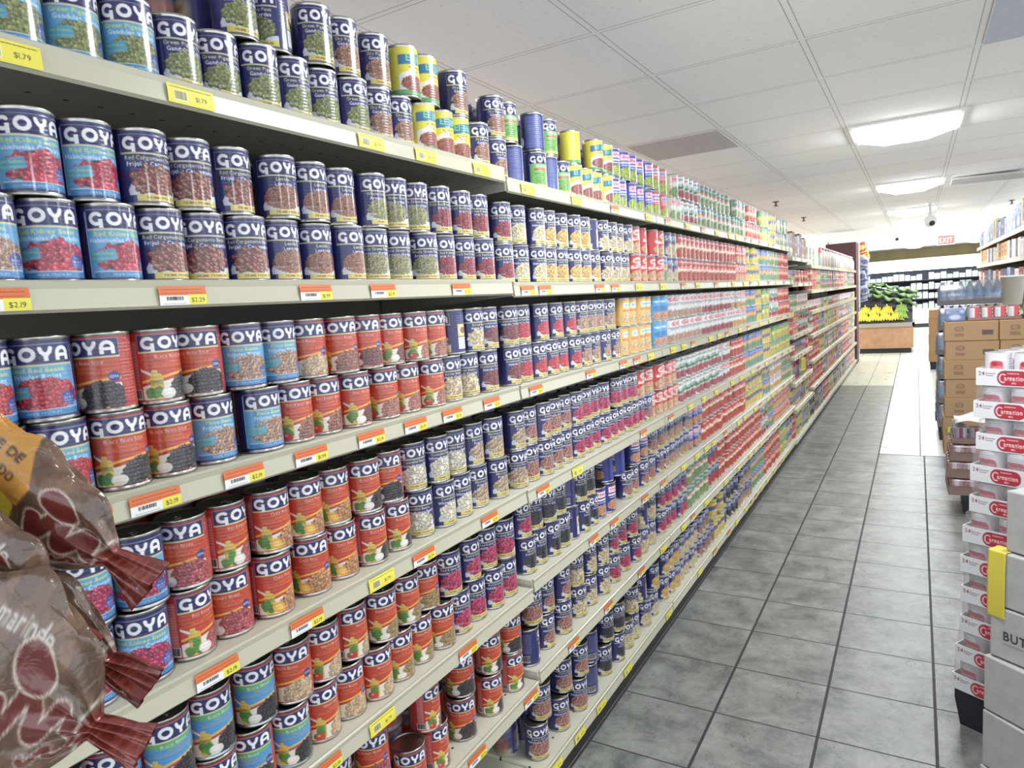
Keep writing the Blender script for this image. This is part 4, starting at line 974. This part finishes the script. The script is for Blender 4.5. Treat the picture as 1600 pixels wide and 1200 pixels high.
lay(pb, [(-.95 + .20 * (j % 4) + .03 * (j // 4), 15.82 + .225 * (j // 4), .735 + .125 * (j // 4), rnd.uniform(-.3, .3), -.35) for j in range(7)], 'yellow banana bunch on the produce island, %s counted from the lower aisle corner', 'bananas', 'yellow banana bunches', sc=1.15)
lay(pg, [(-.27 + .15 * (j % 1), 15.82 + .215 * (j // 1), .77 + .12 * (j // 1), rnd.uniform(-.2, .2), -.35) for j in range(2)], 'yellow-green banana bunch at the right end of the island, %s from the front', 'bananas', 'green banana bunches', sc=1.1)
lay(pp, [(-.92 + .205 * (j % 5), 16.46 + .24 * (j // 5), 1.19 + .115 * (j // 5) - .05 * (j % 5) + rnd.uniform(-.02, .02), rnd.uniform(.7, 2.2), rnd.uniform(-1.5, -.9)) for j in range(15)], 'green plantain bunch on the upper deck of the produce island, %s along', 'plantains', 'green plantain bunches', sc=1.35)
t = empty('dairy_cooler', (.3, 24.5, 0))
m = MB(); m.box(-2.6, 2.6, -.6, .6, .12, .56); m.build('base', M_white, t); m = MB(); m.box(-2.55, 2.55, -.55, .55, 0, .12); m.build('kick_plate', M_black, t)
m = MB(); m.box(-2.6, 2.6, .5, .6, .56, 2.06); m.build('back_panel', mat('cooler_back', rgb(70, 78, 88), .5), t); m = MB(); m.box(-2.6, 2.6, -.5, .6, 1.74, 2.06); m.build('canopy', M_white, t)
m = MB(); m.box(-2.5, 2.5, -.42, -.36, 1.715, 1.739); m.build('lamp', M_tube, t)
for z in (.86, 1.13, 1.42):
    m = MB(); m.box(-2.55, 2.55, -.30 - (1.42 - z) * .4, .5, z - .03, z); m.build('shelf', M_black, t)
m = MB(); m.box(-2.6, -2.54, -.5, .6, .56, 2.06); m.build('end_wall', M_white, t); m = MB(); m.box(2.54, 2.6, -.5, .6, .56, 2.06); m.build('end_wall', M_white, t)
tag(t, 'white open dairy cooler with dark shelves against the olive far wall', 'cooler')
DM = [carton_mesh(.13, .10, .2, c, kd) for c, kd in (((236, 240, 240), 0), ((190, 226, 216), 2), ((240, 240, 244), 2), ((220, 232, 240), 1))]
DW = ['white', 'mint-green', 'plain white', 'pale blue']
for r, z in enumerate((.57, .862, 1.132, 1.422)):
    for j in range(30):
        if rnd.random() < .08: continue
        q = (j // 3 + r) % 4; o = link('dairy_carton', DM[q], None, (-2.1 + .155 * j, 24.2 - (1.42 - z) * .25 * (r < 3) + .03, z), PI / -2); o.scale = (1, 1, rnd.choice((.6, .8, 1.0)))
        tag(o, '%s dairy package on the cooler at the far wall' % DW[q], 'dairy package', DW[q] + ' packages in the cooler')

# ------------------------------------------------------------------ right side: stacks on pallets
def pallet(x, y, w, d, h, rz, lab):
    t = empty('pallet', (x, y, 0), rz); m = MB(); m.box(0, w, 0, d, h - .03, h); m.build('deck', M_black, t)
    for i in (0, 1, 2):
        for j in (0, 1):
            q = MB(); px, py = .0 + i * (w - .1) / 2, j * (d - .1); q.add([(px + .012, py + .012, 0), (px + .088, py + .012, 0), (px + .088, py + .088, 0), (px + .012, py + .088, 0), (px, py, h - .03), (px + .1, py, h - .03), (px + .1, py + .1, h - .03), (px, py + .1, h - .03)],
                [(3, 2, 1, 0), (4, 5, 6, 7), (0, 1, 5, 4), (1, 2, 6, 5), (2, 3, 7, 6), (3, 0, 4, 7)]); q.build('foot', M_black, t)
    tag(t, lab, 'pallet'); return t
M_film = bpy.data.materials.new('shrink_film'); M_film.use_nodes = True; nt = M_film.node_tree; nt.nodes.clear()
tr = nt.nodes.new('ShaderNodeBsdfTransparent'); gl = nt.nodes.new('ShaderNodeBsdfGlossy'); gl.inputs['Roughness'].default_value = .18; df = nt.nodes.new('ShaderNodeBsdfDiffuse'); df.inputs[0].default_value = (.7, .72, .75, 1); ms = nt.nodes.new('ShaderNodeMixShader'); m2 = nt.nodes.new('ShaderNodeMixShader'); om = nt.nodes.new('ShaderNodeOutputMaterial')
ms.inputs[0].default_value = .5; nt.links.new(gl.outputs[0], ms.inputs[1]); nt.links.new(df.outputs[0], ms.inputs[2]); m2.inputs[0].default_value = .22; nt.links.new(tr.outputs[0], m2.inputs[1]); nt.links.new(ms.outputs[0], m2.inputs[2]); nt.links.new(m2.outputs[0], om.inputs[0])
def small_can(w_mm, fn, h=.097, r=.0355, n=64, m=30):
    k = Ink(w_mm, 90, 3, (236, 234, 238)); fn(k); c = k.down(n, m); a = ((np.arange(n) + .5) / n) * 2 * PI - PI / 2 - PI
    zz = np.concatenate([[h - .002], np.linspace(h - .005, .004, m), [0.0]]); rr = np.concatenate([[r], np.full(m, r - .0006), [r]])
    col = np.zeros((m + 2, n, 3)); col[1:-1] = c; col[0] = .66; col[-1] = .6
    P = np.stack([rr[:, None] * np.cos(a), rr[:, None] * np.sin(a), np.broadcast_to(zz[:, None], (m + 2, n))], -1).reshape(-1, 3)
    P = np.vstack([P, np.stack([(r - .003) * np.cos(a), (r - .003) * np.sin(a), np.full(n, h - .004)], -1), [[0, 0, h - .004]]]); col = np.vstack([col.reshape(-1, 3), np.full((n + 1, 3), .62)])
    j, i = np.meshgrid(np.arange(m + 1), np.arange(n), indexing='ij'); i2 = (i + 1) % n; q = np.stack([j * n + i, (j + 1) * n + i, (j + 1) * n + i2, j * n + i2], -1).reshape(-1, 4)
    ii = np.arange(n); i3 = (ii + 1) % n; top = (m + 2) * n; q2 = np.stack([top + ii, ii, i3, top + i3], -1); kk = np.arange(0, n, 2); q3 = np.stack([np.full(n // 2, len(P) - 1), top + kk, top + (kk + 1) % n, top + (kk + 2) % n], -1)
    me = bpy.data.meshes.new('can'); me.vertices.add(len(P)); me.vertices.foreach_set('co', P.reshape(-1).astype(np.float32)); finish(me, np.vstack([q, q2, q3]), col, M_gloss, True); return me
RED = (196, 44, 60)
def f_milk(k):
    for cx in (-4, 107, 219): k.rrect(cx - 30, 24, cx + 30, 60, 16, RED); k.text(cx + 2, 34, 13, 'Carnation', (246, 226, 228), bold=True, wid=50)
    k.rect(0, 60, 223, 90, RED); k.lines(90, 8, 134, 52, 6, (120, 120, 150), 1.6); k.rect(0, 0, 223, 4, (214, 214, 220))
def f_milktop(k):
    for cx in (8, 120): k.rrect(cx - 17, 22, cx + 17, 62, 10, RED); k.text(cx, 34, 12, 'Carnation', (246, 226, 228), bold=True, wid=30); k.rect(cx - 14, 66, cx + 14, 78, (70, 66, 130))
    k.lines(152, 12, 192, 80, 9, (130, 140, 190), 1.6)
def f_redwhite(k):
    k.rect(0, 0, 223, 90, (206, 56, 60)); k.rect(40, 6, 110, 90, (226, 228, 232)); k.lines(50, 14, 100, 80, 7, (120, 124, 140), 1.6)
    for i in range(3): k.ell(165, 18 + 26 * i, 24, 8, (240, 220, 190))
    k.rect(196, 0, 223, 90, (150, 154, 168))
def f_red(k): k.rect(0, 0, 223, 90, (186, 62, 66)); k.ell(60, 46, 24, 20, (216, 130, 120)); k.ell(170, 46, 24, 20, (216, 130, 120)); k.rect(100, 0, 124, 90, (206, 200, 204))
def f_lilac(k): k.rect(0, 0, 223, 90, (176, 172, 190)); k.rect(0, 0, 20, 90, RED); k.rect(104, 0, 126, 90, (140, 60, 90)); k.lines(30, 10, 100, 84, 8, (120, 120, 140), 1.6)
ME_milk, ME_mt, ME_rw, ME_rd, ME_li = (small_can(223, f) for f in (f_milk, f_milktop, f_redwhite, f_red, f_lilac))
def milk_front():
    k = Ink(400, 52, 1.6, (232, 236, 240)); k.text(8, 9, 12, '24', (150, 60, 70), 'l', True, 18); k.rect(28, 9, 29, 22, (190, 130, 130)); k.lines(31, 10, 54, 17, 1, (120, 116, 124), 2.4); k.lines(31, 17, 48, 23, 1, (150, 80, 90), 2.2)
    k.rrect(59, 5, 142, 48, 20, (150, 36, 56)); k.rrect(61, 7, 140, 46.5, 18, RED); k.text(193, 10, 4, 'Nestle', (250, 220, 224), bold=True, wid=40) if False else k.lines(86, 9, 116, 14, 1, (250, 220, 224), 2.6)
    k.line([(74 + 9 * math.cos(a), 27 + 12 * math.sin(a)) for a in np.linspace(-.9, -5.2, 20)], 3.4, (250, 224, 228)); k.text(77, 20, 13, 'arnation', (250, 224, 228), 'l', True, 58); k.text(104, 38, 5, 'Milk', (250, 220, 224), bold=True)
    k.lines(160, 10, 240, 44, 5, (190, 190, 200), 2); k.rrect(262, 7, 340, 46, 18, RED); k.lines(275, 20, 328, 32, 1, (250, 224, 228), 8); return k
M_tray = mat('white_tray_card', rgb(228, 230, 232), .55)
def tray_mesh(w, d, h, m):
    b = MB(); b.box(0, w, 0, d, 0, .003)
    for q in ((0, w, 0, .003), (0, w, d - .003, d), (0, .003, .003, d - .003), (w - .003, w, .003, d - .003)): b.box(q[0], q[1], q[2], q[3], .003, h)
    return b.mesh('tray', m)
def film_mesh(w, d, h0, h1):
    b = MB(); r = .02; n = 5; ring = []
    for cx, cy, a0 in ((w - r, r, -PI / 2), (w - r, d - r, 0), (r, d - r, PI / 2), (r, r, PI)):
        for i in range(n): a = a0 + PI / 2 * i / (n - 1); ring.append((cx + r * math.cos(a), cy + r * math.sin(a)))
    N_ = len(ring); vs = [(x, y, h0) for x, y in ring] + [(x, y, h1 - .008) for x, y in ring] + [((x - w / 2) * .96 + w / 2, (y - d / 2) * .96 + d / 2, h1) for x, y in ring]
    fs = [(i + j * N_, (i + 1) % N_ + j * N_, (i + 1) % N_ + (j + 1) * N_, i + (j + 1) * N_) for j in (0, 1) for i in range(N_)]; b.add(vs, fs, True); return b.mesh('film', M_film)
def can_pack(name, nx, ny, pitch, can_me, traym, frontme, film, faces=True):
    t = empty(name); w, d = nx * pitch + .008, ny * pitch + .008
    o = link('tray', traym, t)
    if frontme: link('tray_print', frontme, o)
    for j in range(ny):
        for i in range(nx):
            if j > 0 and i > 0 and not (name == 'milk_tray_open'): continue
            link('can', can_me, t, (.004 + pitch * (i + .5), .004 + pitch * (j + .5), .0032))
    if film: link('shrink_wrap', film, t)
    return t
A30 = math.radians(-30)
w_, d_ = 5 * .078 + .008, 4 * .078 + .008
fm = sheet('milk_front', milk_front(), 200, 34, (0, -.0006, .052), (w_, 0, 0), (0, 0, -.052))
tm = tray_mesh(w_, d_, .052, M_tray); fl = film_mesh(w_, d_, .05, .0985)
mp = can_pack('milk_tray', 5, 4, .078, ME_milk, tm, fm, fl)
mt = can_pack('milk_tray', 5, 4, .078, ME_mt, tm, fm, None)
xs_ = [.095, .104, .115, .118, .116, .122, .139, .141, .155, .148, .154]
for k in range(11):
    o = mt if k == 10 else mp if k == 0 else copy_tree(mp)
    o.location = (xs_[k] + .002, 2.5, .1265 + .0998 * k); o.rotation_euler = (0, 0, A30 + rnd.uniform(-.03, .03))
    tag(o, 'white tray of red-and-white milk cans, %s in the stack' % ('topmost and unwrapped' if k == 10 else ordn[k] + ' up from the black pallet'), 'milk tray', 'stacked trays of canned milk')
pallet(.105, 2.5, .42, .34, .125, A30, 'black plastic pallet under the stack of milk trays')
# pale butter cartons, nearest stack
M_butter = noisy(mat('pale_carton', rough=.7), rgb(172, 172, 168), rgb(184, 184, 180), 30)
BX = [(.149, 0, .100, -42), (.155, .101, .267, -44), (.157, .269, .427, -41), (.170, .429, .573, -36), (.177, .575, .725, -38), (.203, .727, .893, -40)]
for k, (x, za, zb, ang) in enumerate(BX):
    t = empty('butter_carton', (x, 2.15, za), math.radians(ang)); m = MB(); m.box(0, .36, 0, .205, 0, zb - za - .002); bevel(m.build('box', M_butter, t), .004, 2)
    m = MB(); m.box(.03, .33, .098, .108, zb - za - .0018, zb - za - .0012); m.build('tape', mat('clear_tape', rgb(200, 196, 180), .2), t)
    if k == 3:
        q = Ink(80, 22, 4, (178, 178, 174)); q.text(2, 4, 13, 'BUTTER', (52, 50, 60), 'l', True, 76); link('print', sheet('butter_print', q, 130, 36, (.032, -.0012, .088), (.130, 0, 0), (0, 0, -.040)), t)
    tag(t, ('pale grey carton printed BUTTER, fourth up in the nearest stack' if k == 3 else 'plain pale grey carton, %s up in the nearest right-hand stack' % ordn[k]), 'carton', 'pale cartons in the nearest stack')
x, za, zb, ang = BX[4]; a = math.radians(ang); ca, sa = math.cos(a), math.sin(a)
q = Ink(46, 230, 2, (228, 206, 62)); q.lines(26, 20, 42, 40, 2, (60, 50, 30), 3); nx, ny = 12, 60; c = q.down(nx, ny); P = np.zeros((ny, nx, 3))
for j in range(ny):
    s = j / (ny - 1) * .23
    lx, ly, lz = (0, -.004 - .004 * math.sin((s - .045) * 14), zb + .0012 - (s - .045)) if s > .045 else (0, .041 - s, zb + .0025)
    for i in range(nx): u = i / (nx - 1) * .046 - .012; P[j, i] = (x + (u + lx) * ca - ly * sa, 2.15 + (u + lx) * sa + ly * ca, lz)
P[:, :, 2] = np.minimum(P[:, :, 2], zb + .0012)
o = link('paper_sign', grid_mesh('paper_sign', P, c, M_print)); sm = o.modifiers.new('s', 'SOLIDIFY'); sm.thickness = .0006
tag(o, 'yellow paper strip hanging over the edge of a pale grey carton', 'sign')
# red cans in brown trays
M_bcard = noisy(mat('brown_tray_card', rough=.7), rgb(128, 104, 96), rgb(142, 118, 108), 25)
w_, d_ = 5 * .078 + .008, 4 * .078 + .008
pr_ = can_pack('can_tray', 5, 4, .078, ME_rd, tray_mesh(w_, d_, .055, M_bcard), None, film_mesh(w_, d_, .05, .0985)); pl_ = can_pack('can_tray', 5, 4, .078, ME_li, tray_mesh(w_, d_, .035, M_bcard), None, None)
for k in range(4):
    o = pr_ if k == 0 else pl_ if k == 3 else copy_tree(pr_); o.location = (.155 + (.012, 0, .018, .03)[k], 4.85 + (.0, .004, 0, .01)[k], .1265 + .1065 * k); o.rotation_euler = (0, 0, (.02, -.02, .01, 0)[k])
    tag(o, ('brown tray of lilac-labelled cans on top of the red can trays' if k == 3 else 'brown shrink-wrapped tray of red cans, %s up from its black pallet' % ordn[k]), 'can tray', 'brown trays of red cans')
pallet(.235, 4.87, .34, .30, .125, 0, 'black plastic pallet under the brown trays of red cans')
nx, ny = 16, 12; P = np.zeros((ny, nx, 3))
for j in range(ny):
    for i in range(nx):
        u, v = i / (nx - 1), j / (ny - 1); P[j, i] = (.20 + .36 * u, 4.84 + .30 * v, .572 + .05 * u + .012 * math.sin(u * 11 + v * 4) + .01 * math.sin(v * 9))
o = link('plastic_sheet', grid_mesh('plastic_sheet', P, np.full((ny, nx, 3), (.86, .88, .87)), printed('white_film', .25, .5))); sm = o.modifiers.new('s', 'SOLIDIFY'); sm.thickness = .001
tag(o, 'crumpled white plastic sheet torn open over the lilac-labelled cans', 'plastic sheet')
q = Ink(30, 40, 2, (228, 210, 60)); q.lines(4, 6, 26, 34, 4, (80, 70, 30), 2); o = link('paper_sign', sheet('hang_tag', q, 12, 16, (XF + .02, 6.80, .80), (.02, .11, 0), (0, 0, -.12), M_print)); o.modifiers.new('s', 'SOLIDIFY').thickness = .0006; tag(o, 'yellow paper hung from a rail of the far can wall, just past the shelf step', 'sign')
# brown cartons
M_kraft = noisy(mat('kraft_card', rough=.75), rgb(160, 124, 84), rgb(176, 138, 96), 14)
M_kraftp = printed('kraft_print', .75)
def kraft_front(k):
    q = Ink(330, 138, 1.2, (168, 131, 90)); d = (112, 86, 66)
    q.frame(60, 34, 118, 82, 4, (150, 116, 80)) if k % 3 == 1 else None
    q.ell(92, 48, 28, 20, d, al=.8); q.ell(92, 48, 20, 13, (168, 131, 90)); q.scrib(74, 42, 110, 54, d); q.lines(62, 80, 122, 104, 3, d, 5)
    if k % 2: q.rect(220, 60, 300, 104, (206, 178, 110)); q.scrib(226, 66, 294, 98, (90, 80, 70))
    else: q.barcode(230, 60, 300, 100); q.rect(230, 60, 300, 100, (150, 120, 90), .5)
    return q
KF = [sheet('kraft_front', kraft_front(k), 100, 44, (0.003, -.0008, .135), (.324, 0, 0), (0, 0, -.132), M_kraftp) for k in range(3)]
for c_ in (0, 1):
    for k in range(7):
        t = empty('brown_carton', (.175 + c_ * .335 + (.0, -.006, .004, .01, 0, .008, .002)[k], 6.0 + .003 * (k % 2), .1265 + .1425 * k)); m = MB(); m.box(0, .33, 0, .30, 0, .1415); bevel(m.build('box', M_kraft, t), .003, 1); link('printed_front', KF[(k + c_) % 3], t)
        m = MB(); m.box(-.0006, 0, .12, .17, 0.003, .139); m.build('tape', M_bcard, t)
        tag(t, 'brown printed carton, %s up in the %s column behind the milk trays' % (ordn[k], 'aisle-side' if c_ == 0 else 'shelf-side'), 'carton', 'brown cartons behind the milk trays')
pallet(.19, 6.02, .62, .28, .125, 0, 'black plastic pallet under the brown cartons')
q = Ink(30, 16, 3, (186, 214, 70)); q.rect(6, 4, 24, 12, (84, 120, 50)); o = link('paper_sign', sheet('green_tag', q, 20, 12, (.20, 5.985, .335), (.075, 0, 0), (0, 0, -.04), M_print)); o.modifiers.new('s', 'SOLIDIFY').thickness = .0006; tag(o, 'small lime-green tag stuck on a low brown carton', 'sign')
p2 = can_pack('can_tray', 4, 3, .078, ME_rw, tray_mesh(4 * .078 + .008, 3 * .078 + .008, .02, M_bcard), None, None)
for k in (0, 1):
    o = p2 if k == 0 else copy_tree(p2); o.location = (.325 + .34 * k, 6.05, 1.1268); tag(o, 'tray of red-and-white cans on top of the brown cartons, %s' % ('aisle side' if k == 0 else 'shelf side'), 'can tray', 'trays of red-and-white cans')
carton(.245, 6.16, 1.1268, .12, .20, .09, 0, -PI / 2, 'small blue carton on top of the brown cartons', None)
# water bottles in film
M_water = mat('water_bottle', rgb(110, 134, 166), .15, 0, .8); bsdf(M_water).inputs['Transmission Weight'].default_value = .35
M_grey = mat('pack_card', rgb(112, 108, 112), .6); M_blab = mat('blue_wrap_label', rgb(70, 126, 180), .3)
wb = MB(); wb.lathe([(.028, 0), (.032, .006), (.032, .05), (.029, .06), (.032, .07), (.032, .13), (.022, .165), (.012, .178), (.012, .195), (.001, .196)], 12); ME_wb = wb.mesh('bottle', M_water)
wl = MB(); wl.lathe([(.0326, .075), (.0326, .118)], 12, cap=False); ME_wl = wl.mesh('bottle_label', M_blab)
def water_pack():
    t = empty('water_pack'); nx, ny = 7, 4; link('tray', tray_mesh(nx * .066 + .006, ny * .066 + .006, .045, M_grey), t)
    for j in range(ny):
        for i in range(nx):
            if i and j: continue
            o = link('bottle', ME_wb, t, (.003 + .066 * (i + .5), .003 + .066 * (j + .5), .0032)); link('bottle_label', ME_wl, o)
    link('shrink_wrap', film_mesh(nx * .066 + .006, ny * .066 + .006, .04, .2), t); return t
wp = water_pack()
for k in range(6):
    o = wp if k == 0 else copy_tree(wp); o.location = (.150 + (.01, 0, .008, -.004, .012, .01)[k], 7.1, .1265 + .2165 * k); tag(o, 'shrink-wrapped pack of blue water bottles, %s up beside the aisle' % ordn[k], 'water pack', 'stacked packs of bottled water')
# the two upper layers reach forward over the brown cartons' stack: seen above them
pallet(.165, 7.12, .42, .25, .125, 0, 'black plastic pallet under the water packs')
for c_, (kx, n_) in enumerate(((.655, 6),)):
    for k in range(n_):
        o = copy_tree(wp); o.location = (.632, 7.1 + .3 * 0, .1265 + .2165 * k) if False else (.15 + .005 * k, 7.40, .1265 + .2165 * k); tag(o, 'shrink-wrapped pack of blue water bottles in the rear stack, %s up' % ordn[k], 'water pack', 'stacked packs of bottled water')
pallet(.165, 7.42, .42, .25, .125, 0, 'black plastic pallet under the rear water packs')
for k in range(6):
    t = empty('brown_carton', (.165 + .005 * (k % 2), 12.7, .1265 + .1375 * k)); m = MB(); m.box(0, .45, 0, .40, 0, .1365); bevel(m.build('box', M_kraft, t), .003, 1); tag(t, 'brown carton, %s up in the farthest stack by the pale floor' % ordn[k], 'carton', 'brown cartons in the farthest stack')
pallet(.18, 12.72, .42, .36, .125, 0, 'black plastic pallet under the farthest carton stack')

# ------------------------------------------------------------------ right-hand shelves
RX = .76
t = empty('shelving_unit', (RX + .2, 9.45, 0)); y0, y1 = 6.9, 12.1
def rl(mb, n, m, par=t):
    o = mb.build(n, m); o.parent = par
    if par is t: o.matrix_parent_inverse = Matrix.Translation(-Vector(t.location))
    return o
for z in (1.834, 1.59, 1.34, 1.08, .8, .5, .12):
    m = MB(); m.box(RX, RX + .42, y0, y1, z - .014, z); o = rl(m, 'shelf', M_shelf); m = MB(); m.box(RX - .008, RX, y0, y1, z - .04, z + .003); rl(m, 'price_rail', M_rail, o)
m = MB(); m.box(RX + .42, RX + .46, y0, y1, 0, 1.95); rl(m, 'back_panel', M_back); m = MB(); m.box(RX + .03, RX + .42, y1 - .02, y1, 0, 1.82); rl(m, 'end_bracket', M_bracket)
tag(t, 'cream shelving run on the right behind the stacked pallets', 'shelving')
spec = {1.834: [('a', 8, .20), (3, .10, .24), (7, .09, .24), (1, .10, .22), (3, .10, .24), (0, .34, .22), (0, .3, .2), (5, .12, .2), (0, .14, .2), (3, .16, .2), (0, .2, .18), (8, .3, .2), (0, .3, .18), (8, .2, .2)],
        1.59: [(3, .2, .2), (5, .2, .15), (5, .2, .17), (8, .12, .16), (5, .2, .17), (5, .1, .18), (8, .15, .17), (5, .2, .18), (7, .3, .18), (7, .3, .18), (4, .2, .16)],
        1.34: [(5, .2, .14), (4, .3, .16), (5, .3, .15), (8, .3, .16), (0, .3, .17), (8, .3, .16), (2, .3, .16)]}
for z, lst in spec.items():
    y = 7.0; j = 0; lst = [q for q in lst if q[0] != 'a']
    while y < 11.9 and j < 60:
        ci, w, h = lst[j % len(lst)]
        if y + w > 12.05: break
        o = carton(RX + .07, y + w / 2, z + .001, w - .006, .11, h, ci, PI, '%s packet on the right-hand %s, %s from its near end' % (CARC[ci][1], {1.834: 'top shelf', 1.59: 'second shelf', 1.34: 'third shelf'}[z], (ordn[j] if j < 24 else str(j + 1))), 'packets on the right-hand shelving', 'packet'); o['category'] = 'packet'
        y += w + .01; j += 1
m = MB(); m.lathe([(.055, 0), (.075, .2), (.082, .2), (.082, .21), (.07, .21), (.05, .01), (.001, .01)], 24); tag(m.build('plastic_tub', mat('cream_plastic', rgb(222, 220, 206), .4), None, (.60, 6.14, 1.2262)), 'cream plastic tub standing on the red-and-white can tray', 'tub')
# ------------------------------------------------------------------ bags of tamarind sweets hanging in front
def bag_ink(var):
    k = Ink(230, 110, 2.2, (98, 70, 52))
    for _ in range(260):
        g = rnd.uniform(.78, 1.2); x, y = rnd.uniform(0, 190), rnd.uniform(0, 110); R = rnd.uniform(6, 11); col = (124 * g, 90 * g, 66 * g)
        k.ell(x, y, R, R * .9, tuple(c * .72 for c in col), 0, .5); k.ell(x - .8, y - .8, R * .86, R * .76, col, 0, .55)
    for _ in range(300): k.ell(rnd.uniform(0, 190), rnd.uniform(0, 110), rnd.uniform(.4, 1.4), .5, (170, 150, 132), rnd.uniform(0, 3), .45)
    RB = (112, 40, 34); OUT = (206, 190, 176)
    if var in (0, 2):
        k.poly([(20, 0), (80, 0), (106, 34), (98, 62), (60, 40), (20, 50)], (206, 140, 50)); k.poly([(62, 44), (100, 60), (108, 110), (80, 84)], (226, 204, 50)); k.poly([(98, 36), (106, 34), (103, 60), (97, 58)], (220, 150, 60))
        k.text(24, 14, 9, 'DULCE DE', (46, 34, 36), 'l', True, 66); k.text(30, 32, 9, 'TAMARINDO', (46, 34, 36), 'l', True, 60)
        k.rect(20, 66, 78, 82, (226, 226, 224)); k.barcode(24, 68, 74, 81)
    if var in (1, 3):
        k.text(60, 64, 14, 'Sweet', (196, 186, 150), 'l', True, 46); k.text(66, 82, 14, 'Tamarind', (206, 200, 176), 'l', True, 66); k.text(70, 12, 12, 'Tamarindo', (206, 200, 190), 'l', True, 66)
    for c_, w in ((OUT, 17), (RB, 13)):
        k.line([(118 + i * 2.6, 58 + 16 * math.sin(i * .62)) for i in range(26)], w * (.75 if var % 2 else 1), c_)
    k.ell(132, 34, 19, 14, OUT, .4); k.ell(132, 34, 17, 12, RB, .4)
    k.line([(150 + i * 3, 88 + 6 * math.sin(i * 1.1)) for i in range(11)], 7, OUT); k.line([(150 + i * 3, 88 + 6 * math.sin(i * 1.1)) for i in range(11)], 5, RB)
    k.poly([(184, 0), (230, 0), (230, 110), (184, 110), (176, 80), (180, 40)], (126, 44, 36)); k.line([(181, 0), (177, 50), (182, 110)], 2, OUT)
    for _ in range(18): x = rnd.uniform(186, 226); k.line([(x, rnd.uniform(0, 50)), (x + rnd.uniform(-8, 8), rnd.uniform(50, 110))], 1.5, (156, 66, 52))
    return k
M_bag = printed('clear_sweet_bag', .2, .55, spec=.5)
bp = N(M_bag, 'ShaderNodeBump'); tcx = N(M_bag, 'ShaderNodeTexCoord'); nx_ = N(M_bag, 'ShaderNodeTexNoise'); nx_.inputs['Scale'].default_value = 38; nx_.inputs['Detail'].default_value = 3; nx_.inputs['Distortion'].default_value = 1.2
L(M_bag, tcx.outputs['Object'], nx_.inputs['Vector']); bp.inputs['Strength'].default_value = .5; bp.inputs['Distance'].default_value = .006; L(M_bag, nx_.outputs['Fac'], bp.inputs['Height']); L(M_bag, bp.outputs['Normal'], bsdf(M_bag).inputs['Normal'])
def bag(pin, ang, var, wid, lab, seed):
    """pin: pinch point; the body runs back from it along the axis, the tail fans beyond"""
    k = bag_ink(var); nx, ny = 150, 72; c = k.down(nx, ny); u = np.linspace(-.185, .042, nx); v = np.linspace(-1, 1, ny); U, V = np.meshgrid(u, v)
    body = np.clip(-U / .075, 0, 1); w = np.where(U < 0, .011 + (wid - .011) * (1 - (1 - body) ** 2.2), .011 + (U / .042) ** .8 * .014)
    back = np.clip((U + .185) / .03, 0, 1); th = np.where(U < 0, .003 + .015 * np.sqrt(body) * np.sqrt(back), .003) * np.sqrt(np.clip(1 - V ** 2, 0, 1))
    fold = np.sin(V * (9 + seed) + seed * 2 + U * 30) * .0042 * np.exp(-((U - .0) / .045) ** 2) + np.sin(V * 4 + seed + U * 45) * .002 + .0025 * np.sin(U * 60 + seed * 3) * np.sin(V * 5)
    fold *= (1 - V ** 2) ** .5 * .8 + .2
    A = Vector((.86, .51, 0)); Z = Vector((0, 0, 1)); Nn = Vector((.51, -.85, .1)).normalized(); a = math.radians(ang); ax = A * math.cos(a) + Z * math.sin(a); bx = -A * math.sin(a) + Z * math.cos(a)
    rag = 1 + .12 * np.sin(U * 90 + V * 3 + seed) * (np.abs(V) > .9)
    def pts(sg):
        T = sg * th + fold
        return np.stack([U * ax[i] - V * w * rag * bx[i] + T * Nn[i] for i in range(3)], -1)
    F, B = pts(1), pts(-1); me = bpy.data.meshes.new('bag'); P = np.vstack([F.reshape(-1, 3), B.reshape(-1, 3)])
    j, i = np.meshgrid(np.arange(ny - 1), np.arange(nx - 1), indexing='ij'); q = np.stack([j * nx + i, (j + 1) * nx + i, (j + 1) * nx + i + 1, j * nx + i + 1], -1).reshape(-1, 4)
    me.vertices.add(len(P)); me.vertices.foreach_set('co', P.reshape(-1).astype(np.float32)); finish(me, np.vstack([q, q[:, ::-1] + nx * ny]), np.vstack([c.reshape(-1, 3)] * 2), M_bag, True)
    o = link('sweet_bag', me, None, pin); return tag(o, lab, 'bag of sweets', 'bags of tamarind sweets')
BAGS = [((-0.600, 0.306, 1.268), -43, 0, .046, 'brown bag of tamarind sweets with orange band, topmost of four', 1),
        ((-0.604, 0.250, 1.232), -47, 1, .052, 'brown bag of tamarind sweets with red ribbon, second from the top', 2),
        ((-0.592, 0.288, 1.183), -38, 2, .044, 'brown bag of tamarind sweets with yellow patch and barcode, third down', 4),
        ((-0.556, 0.254, 1.155), -33, 3, .090, 'brown bag of tamarind sweets reading Sweet Tamarind, lowest of four', 6)]
for b_ in BAGS: bag(*b_)
m = MB(); m.box(-.735, -.729, .150, .176, 1.02, 1.50); o = m.build('clip_strip', M_white); tag(o, 'white hanging strip holding the tamarind bags at the picture edge', 'display strip')
